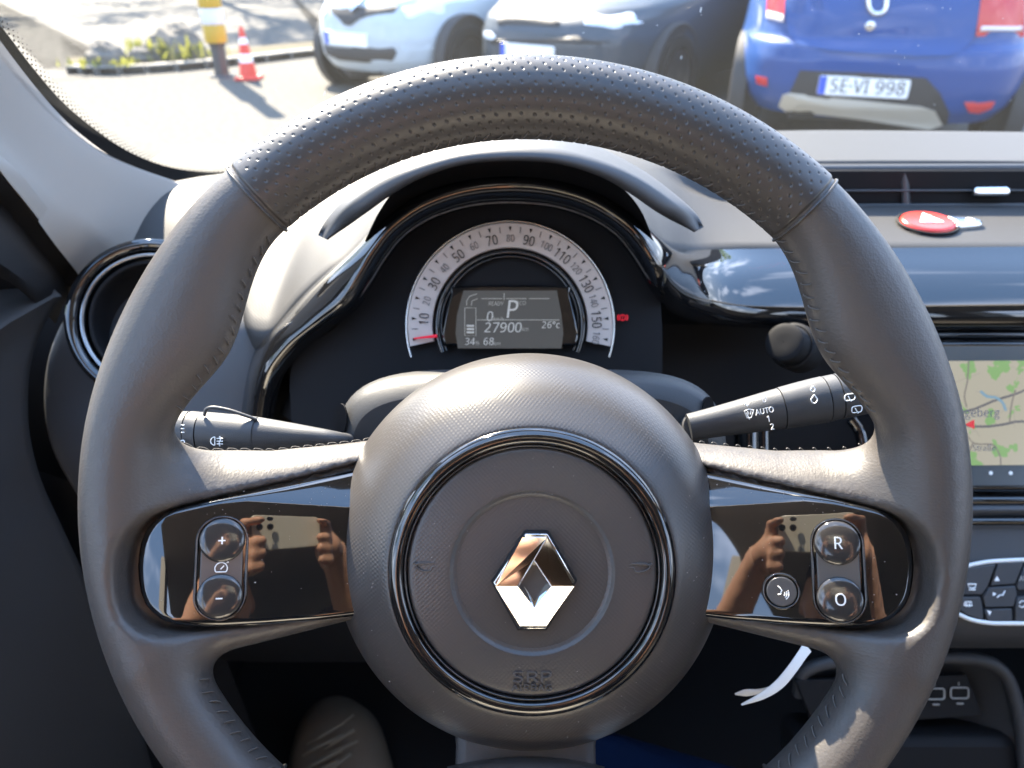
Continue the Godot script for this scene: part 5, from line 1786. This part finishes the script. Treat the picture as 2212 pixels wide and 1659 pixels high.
# ---------------------------------------------------------------- the street
func make_ground() -> void:
	var g := G.new()
	g.grid([[Vector3(-150, 0, -250), Vector3(150, 0, -250)], [Vector3(-150, 0, 150), Vector3(150, 0, 150)]])
	structure(g, "ground", M.asphalt, false)
	# the road beyond the kerb
	var a := [Vector3(-60, 0.004, 24.0), Vector3(-9, 0.004, -5.5), Vector3(-5.2, 0.004, -9.3), Vector3(-2.4, 0.004, -11.2), Vector3(1.5, 0.004, -12.4), Vector3(40, 0.004, -20)]
	var c := [Vector3(-70, 0.004, 10.0), Vector3(-20, 0.004, -20), Vector3(-14, 0.004, -23), Vector3(-8, 0.004, -25), Vector3(0, 0.004, -27), Vector3(44, 0.004, -36)]
	structure(G.new().grid([smooth_line(a, 5), smooth_line(c, 5)]), "road", M.road, false)
	# kerbed island
	var k := thing("traffic_island", "kerbed traffic island with stones and weeds beside the road", "traffic island", Vector3(-3.6, 0, -9.6))
	var line := [Vector3(-4.75, 0, -8.85), Vector3(-4.3, 0, -8.80), Vector3(-3.7, 0, -9.05), Vector3(-3.05, 0, -9.65), Vector3(-2.4, 0, -10.35), Vector3(-1.2, 0, -11.2), Vector3(1.0, 0, -12.0), Vector3(5.0, 0, -13.2)]
	line = smooth_line(line, 5)
	var stones := 0
	for i in range(0, line.size() - 1, 2):
		var p: Vector3 = line[i]
		var q: Vector3 = line[mini(i + 2, line.size() - 1)]
		var d := q - p
		var bs := Basis(d.normalized(), Vector3.UP, d.normalized().cross(Vector3.UP))
		put(block((p + q) / 2 + Vector3(0, 0.035, 0), Vector3(d.length() - 0.008, 0.10, 0.14), bs, 0.015), "kerbstone", M.kerb, k)
	var bed := []
	var bed2 := []
	for p in line:
		bed.append(p + Vector3(-0.02, 0.075, -0.05))
		bed2.append(p + Vector3(-0.35, 0.075, -0.75))
	put(G.new().grid([bed, bed2]), "island_bed", M.bed, k)
	var rng := RandomNumberGenerator.new()
	rng.seed = 5
	var spots := [[-4.38, -8.98, 0.22, "low dark stone at the tip of the traffic island"], [-4.12, -9.20, 0.15, "small flat stone in the middle of the island"], [-3.86, -9.62, 0.34, "tall pointed grey boulder beside the yellow post"], [-4.02, -9.45, 0.22, "slanted grey boulder leaning on the tall one"]]
	for s in spots:
		var r := thing("boulder", s[3], "boulder", Vector3(s[0], 0.10, s[1]), Basis(), "stones on the island")
		var gg := G.new()
		var rows := []
		for i in 7:
			var row := []
			for j in 9:
				var a1 := TAU * j / 9
				var e := PI * 0.5 * i / 6.0
				var n := 0.88 + 0.24 * rng.randf()
				row.append(Vector3(s[0], 0.08, s[1]) + Vector3(cos(a1) * cos(e), pow(sin(e), 1.15) * 1.0, sin(a1) * cos(e)) * s[2] * n)
			rows.append(row)
		put(gg.grid(rows, true), "stone", M.rock, r, false)
	var w := thing("weeds", "yellow green weeds growing between the stones of the island", "weeds", Vector3(-3.5, 0.1, -9.4))
	var leafs := G.new()
	for i in 300:
		var c0 := Vector3(-3.95, 0.10, -9.40) if i % 3 else Vector3(-4.3, 0.09, -8.90)
		c0 += Vector3(rng.randfn() * 0.22, 0, rng.randfn() * 0.12)
		var h := rng.randf_range(0.06, 0.26) if i % 3 else rng.randf_range(0.03, 0.10)
		var d := Vector3(rng.randfn() * 0.4, 1, rng.randfn() * 0.4).normalized()
		var s := d.cross(Vector3(rng.randfn(), rng.randfn(), rng.randfn())).normalized() * rng.randf_range(0.008, 0.022)
		leafs.tri(leafs.pt(c0 - s), leafs.pt(c0 + s), leafs.pt(c0 + d * h))
		leafs.tri(leafs.pt(c0 + d * h * 0.5 - s * 1.6), leafs.pt(c0 + d * h * 0.5 + s * 1.6), leafs.pt(c0 + d * h * 0.9 + s))
	var lf := put(leafs, "leaves", M.weed, w, false)
	lf.set_meta("kind", "stuff")
	w.set_meta("kind", "stuff")
	make_post()
	make_cone()

func make_post() -> void:
	var o := Vector3(-3.04, 0, -8.62)
	var t := thing("banded_post", "dark post with yellow and white bands at the end of the island", "post", o)
	var shaft := put(lathe([Vector2(0.13, 0), Vector2(0.13, 0.02), Vector2(0.075, 0.03), Vector2(0.075, 2.2), Vector2(0.001, 2.2)], o, Vector3.UP, 24), "shaft", M.post_dark, t)
	var y := 0.30
	for s in [["post_dark", 0.035, 0.088], ["post_yellow", 0.17, 0.112], ["post_white", 0.15, 0.112], ["post_yellow", 0.19, 0.112], ["post_dark", 0.04, 0.114], ["post_yellow", 0.18, 0.112], ["post_white", 0.16, 0.112], ["post_yellow", 0.2, 0.112]]:
		put(lathe([Vector2(0.07, y), Vector2(s[2], y), Vector2(s[2], y + s[1] - 0.004), Vector2(0.07, y + s[1] - 0.004)], o, Vector3.UP, 28), "band", M[s[0]], t)
		y += s[1]

func make_cone() -> void:
	var o := Vector3(-2.70, 0.0, -8.42)
	var t := thing("traffic_cone", "red and white traffic cone standing beside the banded post", "traffic cone", o)
	put(block(o + Vector3(0, 0.02, 0), Vector3(0.24, 0.04, 0.24), Basis(), 0.02), "base", M.cone_red, t)
	var prev := 0.05
	for s in [[0.04, 0.17, "cone_red"], [0.17, 0.25, "cone_white"], [0.25, 0.34, "cone_red"], [0.34, 0.40, "cone_white"], [0.40, 0.50, "cone_red"]]:
		var r0: float = lerpf(0.090, 0.018, (s[0] - 0.04) / 0.46)
		var r1: float = lerpf(0.090, 0.018, (s[1] - 0.04) / 0.46)
		put(lathe([Vector2(r0, s[0]), Vector2(r1, s[1]), Vector2(r1 * 0.8, s[1])], o, Vector3.UP, 28), "cone_band", M[s[2]], t)

# -------------------------------------------------------------- cars
# own axes: x across, y up, +z towards the end that faces the viewer; z = 0 at mid length
class Car:
	var levels: Array   # [y, half width, reach towards the viewer, reach away, corner exponent]
	func row(y: float) -> Array:
		for i in levels.size() - 1:
			if y <= levels[i + 1][0] or i == levels.size() - 2:
				var f := clampf((y - levels[i][0]) / (levels[i + 1][0] - levels[i][0]), 0.0, 1.0)
				var o := []
				for k in 5: o.append(lerpf(levels[i][k], levels[i + 1][k], f))
				return o
		return levels[0]
	func front(x: float, y: float) -> float:
		var r := row(y)
		var e: float = r[4]
		return r[2] * pow(maxf(0.0, 1.0 - pow(minf(absf(x) / r[1], 1.0), e)), 1.0 / e)
	func ring(r: Array, n := 72) -> Array:
		var o := []
		var e: float = 2.0 / r[4]
		for k in n:
			var a := TAU * k / n
			var c := cos(a)
			var s := sin(a)
			o.append(Vector3(signf(c) * pow(absf(c), e) * r[1], r[0], signf(s) * pow(absf(s), e) * (r[2] if s > 0 else r[3])))
		return o

func car_patch(car: Car, xf: Transform3D, outline: Array, off: float) -> G:
	# a thin moulding that follows the end of the car; outline in (x, y)
	var poly := PackedVector2Array()
	for p in outline: poly.append(p)
	var g := G.new()
	var ring0 := []
	var ring1 := []
	for p in poly:
		var z := car.front(p.x, p.y)
		ring0.append(xf * Vector3(p.x, p.y, z - 0.01))
		ring1.append(xf * Vector3(p.x, p.y, z + off))
	g.grid([ring0, ring1], true)
	# inner rings keep the curve of the body
	var mid := Vector2.ZERO
	for p in poly: mid += p / poly.size()
	var rows := [ring1]
	for f in [0.25, 0.5, 0.75, 0.98]:
		var row := []
		for p in poly:
			var q: Vector2 = p.lerp(mid, f)
			row.append(xf * Vector3(q.x, q.y, car.front(q.x, q.y) + off))
		rows.append(row)
	g.grid(rows, true)
	g.fan(rows[4])
	return g

func on_end(xf: Transform3D, z: float, u: float, v: float) -> Vector2:
	# where the sight line through a measured point meets the end plane of a car
	var inv := xf.affine_inverse()
	var o := inv * EYE
	var d := inv.basis * (at(u, v, 1.0) - EYE)
	var k := (z - o.z) / d.z
	return Vector2(o.x + d.x * k, o.y + d.y * k)

func end_points(xf: Transform3D, z: float, list: Array, smooth := 0) -> Array:
	var o := []
	for p in list: o.append(on_end(xf, z, p[0], p[1]))
	return smooth_line(o, smooth, true) if smooth else o

func make_car(called: String, label: String, xf: Transform3D, levels: Array, glass: Array, paint_: Material, wheels: Array, group: String) -> Array:
	var car := Car.new()
	car.levels = levels
	var t := thing(called, label, "car", xf.origin, xf.basis, group)
	var rows := []
	var dense := []
	for i in levels.size() - 1:
		for k in 3:
			var r := []
			for j in 5: r.append(lerpf(levels[i][j], levels[i + 1][j], k / 3.0))
			dense.append(r)
	dense.append(levels[levels.size() - 1])
	for r in dense:
		var ring := []
		for p in car.ring(r): ring.append(xf * p)
		rows.append(ring)
	var g := G.new().grid(rows, true)
	g.fan(rows[rows.size() - 1])
	g.fan(rows[0])
	put(g, "body", paint_, t)
	rows = []
	for r in glass:
		var ring := []
		for p in car.ring(r): ring.append(xf * p)
		rows.append(ring)
	put(G.new().grid(rows, true), "windows", M.car_glass, t)
	var last: Array = glass[glass.size() - 1]
	rows = []
	for f in [[1.01, 0.0], [1.0, 0.03], [0.85, 0.05], [0.4, 0.065], [0.01, 0.07]]:
		var ring := []
		for p in car.ring([last[0] + f[1], last[1] * f[0], last[2] * f[0], last[3] * f[0], last[4]]): ring.append(xf * p)
		rows.append(ring)
	put(G.new().grid(rows, true), "roof", paint_, t)
	for z in wheels:
		for s in [-1.0, 1.0]:
			var half: float = car.row(0.35)[1]
			var ax: Vector3 = xf.basis.x * s
			var o: Vector3 = xf * Vector3(s * (half - 0.19), 0.30, z)
			put(lathe([Vector2(0.375, 0.10), Vector2(0.375, 0.200), Vector2(0.355, 0.206), Vector2(0.345, 0.19), Vector2(0.001, 0.19)], xf * Vector3(s * (half - 0.19), 0.32, z), ax, 40), "wheel_arch", M.trim, t)
			var wheel := put(lathe(smooth_line([Vector2(0.20, 0.0), Vector2(0.28, 0.0), Vector2(0.30, 0.02), Vector2(0.30, 0.19), Vector2(0.285, 0.212), Vector2(0.215, 0.214), Vector2(0.20, 0.20)], 3), o, ax, 40), "wheel", M.tyre, t)
			put(lathe([Vector2(0.205, 0.205), Vector2(0.19, 0.208), Vector2(0.17, 0.195), Vector2(0.05, 0.20), Vector2(0.001, 0.205)], o, ax, 30), "rim", M.alloy, wheel)
	return [t, car]

func number_plate(t: Node3D, xf: Transform3D, car: Car, c: Vector2, text: String) -> void:
	var z := car.front(c.x, c.y) + 0.012
	var o := xf * Vector3(c.x, c.y, z)
	var p := put(plate(rrect(0.52, 0.112, 0.012, 3), Transform3D(xf.basis, o), 0.03, 0.003), "number_plate", M.number_plate, t)
	put(plate(rrect(0.044, 0.106, 0.008, 3), Transform3D(xf.basis, o + xf.basis.x * -0.236 + xf.basis.z * 0.003), 0.004), "country_band", M.plate_blue, p)
	if text:
		lettering(text, 0.075, Transform3D(xf.basis, o + xf.basis.x * 0.022 + xf.basis.z * 0.002), M.dial_ink, p, "plate_lettering", 0.002, false, 1.0)

func make_cars() -> void:
	# blue hatchback, tail towards us
	var yaw := deg_to_rad(-19.0)
	var tail := at(1902, 187, 4.70)
	var bs := Basis(Vector3.UP, yaw)
	var xf := Transform3D(bs, Vector3(tail.x, 0, tail.z) - bs.z * 2.02)
	var lv := [[0.26, 0.845, 1.93, 1.90, 4.2], [0.34, 0.895, 1.99, 1.98, 4.4], [0.45, 0.925, 2.01, 2.02, 4.6], [0.58, 0.935, 2.015, 2.03, 4.6], [0.68, 0.935, 2.00, 2.03, 4.4], [0.72, 0.930, 1.955, 2.0, 4.2], [0.80, 0.925, 1.95, 1.98, 4.0], [0.95, 0.915, 1.93, 1.80, 3.8], [1.02, 0.895, 1.90, 1.3, 3.8]]
	var gl := [[1.02, 0.82, 1.88, 1.1, 3.6], [1.25, 0.74, 1.74, 0.75, 3.6], [1.42, 0.64, 1.56, 0.45, 3.6]]
	var r := make_car("blue_hatchback", "blue hatchback seen from behind with red tail lights and pale skid plate", xf, lv, gl, M.paint_blue, [1.32, -1.28], "parked cars")
	var t: Node3D = r[0]
	var car: Car = r[1]
	var E := func(list: Array, s := 0) -> Array: return end_points(xf, 2.0, list, s)
	put(car_patch(car, xf, E.call([[1690, -60], [1694, 40], [1704, 80], [1722, 97], [1790, 108], [1870, 116], [1980, 121], [2052, 119], [2088, 105], [2108, 82], [2120, 40], [2130, -60]]), 0.012), "tailgate", M.paint_blue, t)
	var low: Array = E.call([[1700, 232], [1706, 200], [1728, 152], [1860, 156], [2000, 168], [2030, 200], [2052, 246], [2050, 276], [1700, 262]])
	put(car_patch(car, xf, low, 0.010), "bumper_insert", M.trim, t)
	put(car_patch(car, xf, E.call([[1680, 236], [1690, 208], [1706, 202], [1860, 216], [1990, 230], [2020, 240], [2040, 276], [2010, 285], [1860, 262], [1760, 250], [1745, 232], [1725, 228], [1712, 240], [1700, 250]]), 0.022), "skid_plate", M.skid, t)
	put(car_patch(car, xf, E.call([[1651, -40], [1696, -40], [1690, 52], [1650, 44]]), 0.020), "tail_light", M.tail_red, t)
	put(car_patch(car, xf, E.call([[1652, 30], [1690, 36], [1690, 52], [1649, 46]]), 0.024), "tail_light_lens", M.tail_clear, t)
	put(car_patch(car, xf, E.call([[2135, -60], [2240, -60], [2235, 90], [2112, 80]]), 0.020), "tail_light", M.tail_red, t)
	put(car_patch(car, xf, E.call([[2126, 58], [2228, 64], [2228, 76], [2120, 70]]), 0.024), "tail_light_lens", M.tail_clear, t)
	put(car_patch(car, xf, E.call([[1628, 172], [1656, 173], [1655, 192], [1630, 190]]), 0.010), "reflector", M.tail_red, t)
	put(car_patch(car, xf, E.call([[2084, 222], [2158, 226], [2150, 244], [2120, 252], [2096, 246]]), 0.010), "reflector", M.tail_red, t)
	var logo := []
	for q in smooth_line([Vector2(1876, -40), Vector2(1877, 12), Vector2(1886, 27), Vector2(1896, 30), Vector2(1908, 26), Vector2(1915, 10), Vector2(1916, -40)], 4):
		var e := on_end(xf, 1.96, q.x, q.y)
		logo.append(xf * Vector3(e.x, e.y, car.front(e.x, e.y) + 0.018))
	put(tube(logo, [0.014], 10), "badge", M.chrome_soft, t)
	var lk := on_end(xf, 1.96, 1880, 56)
	put(lathe([Vector2(0.03, -0.01), Vector2(0.03, 0.004), Vector2(0.022, 0.008), Vector2(0.001, 0.008)], xf * Vector3(lk.x, lk.y, car.front(lk.x, lk.y) + 0.012), xf.basis.z, 24), "tailgate_lock", M.chrome_soft, t)
	number_plate(t, xf, car, on_end(xf, 2.0, 1864, 187), "SE·VI 998")
	# pale small car, nose towards us
	yaw = deg_to_rad(-36.0)
	bs = Basis(Vector3.UP, yaw)
	var nose := at(762, 95, 6.75)
	xf = Transform3D(bs, Vector3(nose.x, 0, nose.z) - bs.z * 1.80)
	lv = [[0.19, 0.70, 1.66, 1.66, 3.2], [0.24, 0.76, 1.74, 1.74, 3.4], [0.34, 0.80, 1.80, 1.80, 3.6], [0.50, 0.82, 1.81, 1.80, 3.6], [0.66, 0.82, 1.79, 1.78, 3.4], [0.78, 0.82, 1.72, 1.75, 3.2], [0.88, 0.81, 1.58, 1.72, 3.0], [0.98, 0.79, 1.25, 1.68, 3.0]]
	gl = [[0.98, 0.78, 1.15, 1.66, 3.2], [1.25, 0.70, 0.72, 1.55, 3.2], [1.46, 0.60, 0.40, 1.35, 3.2]]
	r = make_car("pale_hatchback", "pale blue small car facing us with black lower grille, nearest the cone", xf, lv, gl, M.paint_pale, [1.18, -1.2], "parked cars")
	t = r[0]; car = r[1]
	E = func(list: Array, s := 0) -> Array: return end_points(xf, 1.80, list, s)
	put(car_patch(car, xf, E.call([[691, 96], [780, 101], [842, 104], [846, 116], [840, 132], [790, 136], [730, 130], [700, 118]]), 0.010), "lower_grille", M.trim, t)
	put(car_patch(car, xf, E.call([[700, 16], [728, 20], [760, 16], [835, 14], [832, 28], [790, 34], [772, 42], [758, 55], [746, 54], [732, 40], [712, 28]]), 0.012), "upper_grille", M.trim, t)
	put(car_patch(car, xf, E.call([[746, -14], [766, -16], [768, 8], [756, 24], [744, 8]]), 0.035), "badge", M.chrome_soft, t)
	put(car_patch(car, xf, E.call([[852, -30], [890, -34], [902, 10], [884, 36], [854, 42], [842, 20]]), 0.014), "headlight", M.lamp_clear, t)
	put(car_patch(car, xf, E.call([[676, 10], [690, 8], [696, 24], [690, 34], [678, 32]]), 0.014), "headlight", M.lamp_clear, t)
	put(car_patch(car, xf, E.call([[852, 100], [884, 100], [886, 128], [860, 132]]), 0.004), "lamp_recess", M.paint_pale, t)
	number_plate(t, xf, car, on_end(xf, 1.80, 750, 84), "")
	put(car_patch(car, xf, E.call([[712, 150], [850, 152], [830, 170], [730, 172]]), 0.004), "bumper_lip", M.trim, t)
	# dark car between the two
	yaw = deg_to_rad(-38.0)
	bs = Basis(Vector3.UP, yaw)
	nose = at(1150, 112, 6.0)
	xf = Transform3D(bs, Vector3(nose.x, 0, nose.z) - bs.z * 2.08)
	lv = [[0.20, 0.76, 1.98, 1.98, 3.6], [0.30, 0.84, 2.06, 2.06, 3.8], [0.42, 0.87, 2.09, 2.09, 4.0], [0.60, 0.88, 2.08, 2.08, 4.0], [0.72, 0.88, 2.02, 2.05, 3.8], [0.82, 0.87, 1.85, 2.0, 3.6], [0.92, 0.85, 1.35, 1.9, 3.4]]
	gl = [[0.92, 0.84, 1.25, 1.85, 3.4], [1.2, 0.74, 0.75, 1.6, 3.4], [1.40, 0.64, 0.4, 1.2, 3.4]]
	r = make_car("dark_hatchback", "dark grey car parked between the pale car and the blue hatchback", xf, lv, gl, M.paint_dark, [1.30, -1.28], "parked cars")
	t = r[0]; car = r[1]
	E = func(list: Array, s := 0) -> Array: return end_points(xf, 2.08, list, s)
	put(car_patch(car, xf, E.call([[1048, 84], [1240, 78], [1300, 92], [1280, 96], [1060, 94]]), 0.012), "bumper_seam", M.trim, t)
	put(car_patch(car, xf, E.call([[1035, 68], [1052, 68], [1070, 80], [1062, 86], [1044, 84], [1034, 78]]), 0.02), "fog_lamp", M.lamp_clear, t)
	put(car_patch(car, xf, E.call([[1240, 30], [1310, 34], [1330, 58], [1300, 66], [1250, 54]]), 0.014), "headlight", M.lamp_clear, t)
	put(car_patch(car, xf, E.call([[1060, 34], [1200, 38], [1200, 56], [1066, 54]]), 0.012), "grille", M.trim, t)
	number_plate(t, xf, car, on_end(xf, 2.08, 1140, 112), "")

# -------------------------------------------------------------- trees, seen in the gloss trim
func make_trees() -> void:
	var rng := RandomNumberGenerator.new()
	rng.seed = 77
	var spots := [[-9.0, -24, 9.0, "tall tree across the road, left of the pale car"], [-15, -20, 8.0, "broad tree across the road, farthest left"], [-3.0, -28, 10.0, "tallest tree across the road behind the pale car"], [4.5, -29, 9.0, "tree across the road behind the dark car"], [11.0, -27, 8.5, "tree across the road behind the blue hatchback"], [-14, -2, 8.0, "tree on the verge left of the driver"], [-13, 6, 9.0, "tree on the verge behind the driver's left shoulder"]]
	for s in spots:
		var o := Vector3(s[0], 0, s[1])
		var h: float = s[2] * 1.45
		var t := thing("tree", s[3], "tree", o, Basis(), "trees along the road")
		put(tube([o, o + Vector3(0.05, h * 0.3, 0.02), o + Vector3(-0.1, h * 0.75, 0.1)], [0.22, 0.15, 0.05], 10), "trunk", M.bark, t)
		var limbs := G.new()
		var g := G.new()
		for k in 52:
			var a := rng.randf() * TAU
			var y := rng.randf_range(0.32, 0.97)
			var reach := h * 0.30 * sin(pow((y - 0.22) / 0.78, 0.8) * PI) * rng.randf_range(0.45, 1.1) + 0.2
			var c := o + Vector3(cos(a) * reach, h * y, sin(a) * reach)
			limbs.add(tube([o + Vector3(0, h * (y - 0.14), 0), c], [0.05, 0.015], 5, false))
			var size := rng.randf_range(0.5, 0.95)
			for j in 110:
				var p := c + Vector3(rng.randfn(), rng.randfn() * 0.7, rng.randfn()) * size * 0.45
				var d := Vector3(rng.randfn(), rng.randfn(), rng.randfn()).normalized()
				var e := d.cross(Vector3(rng.randfn(), rng.randfn(), rng.randfn())).normalized()
				var q := rng.randf_range(0.07, 0.13)
				g.quad(g.pt(p - d * q), g.pt(p + e * q * 0.55), g.pt(p + d * q), g.pt(p - e * q * 0.55))
		put(limbs, "limbs", M.bark, t)
		put(g, "crown", M.leaf, t, false)

func _ready() -> void:
	set_light()
	set_materials()
	make_ground()
	make_cabin()
	make_dashboard()
	make_cluster()
	make_column()
	make_stalks()
	make_wheel()
	make_footwell()
	make_person()
	make_cars()
	make_trees()
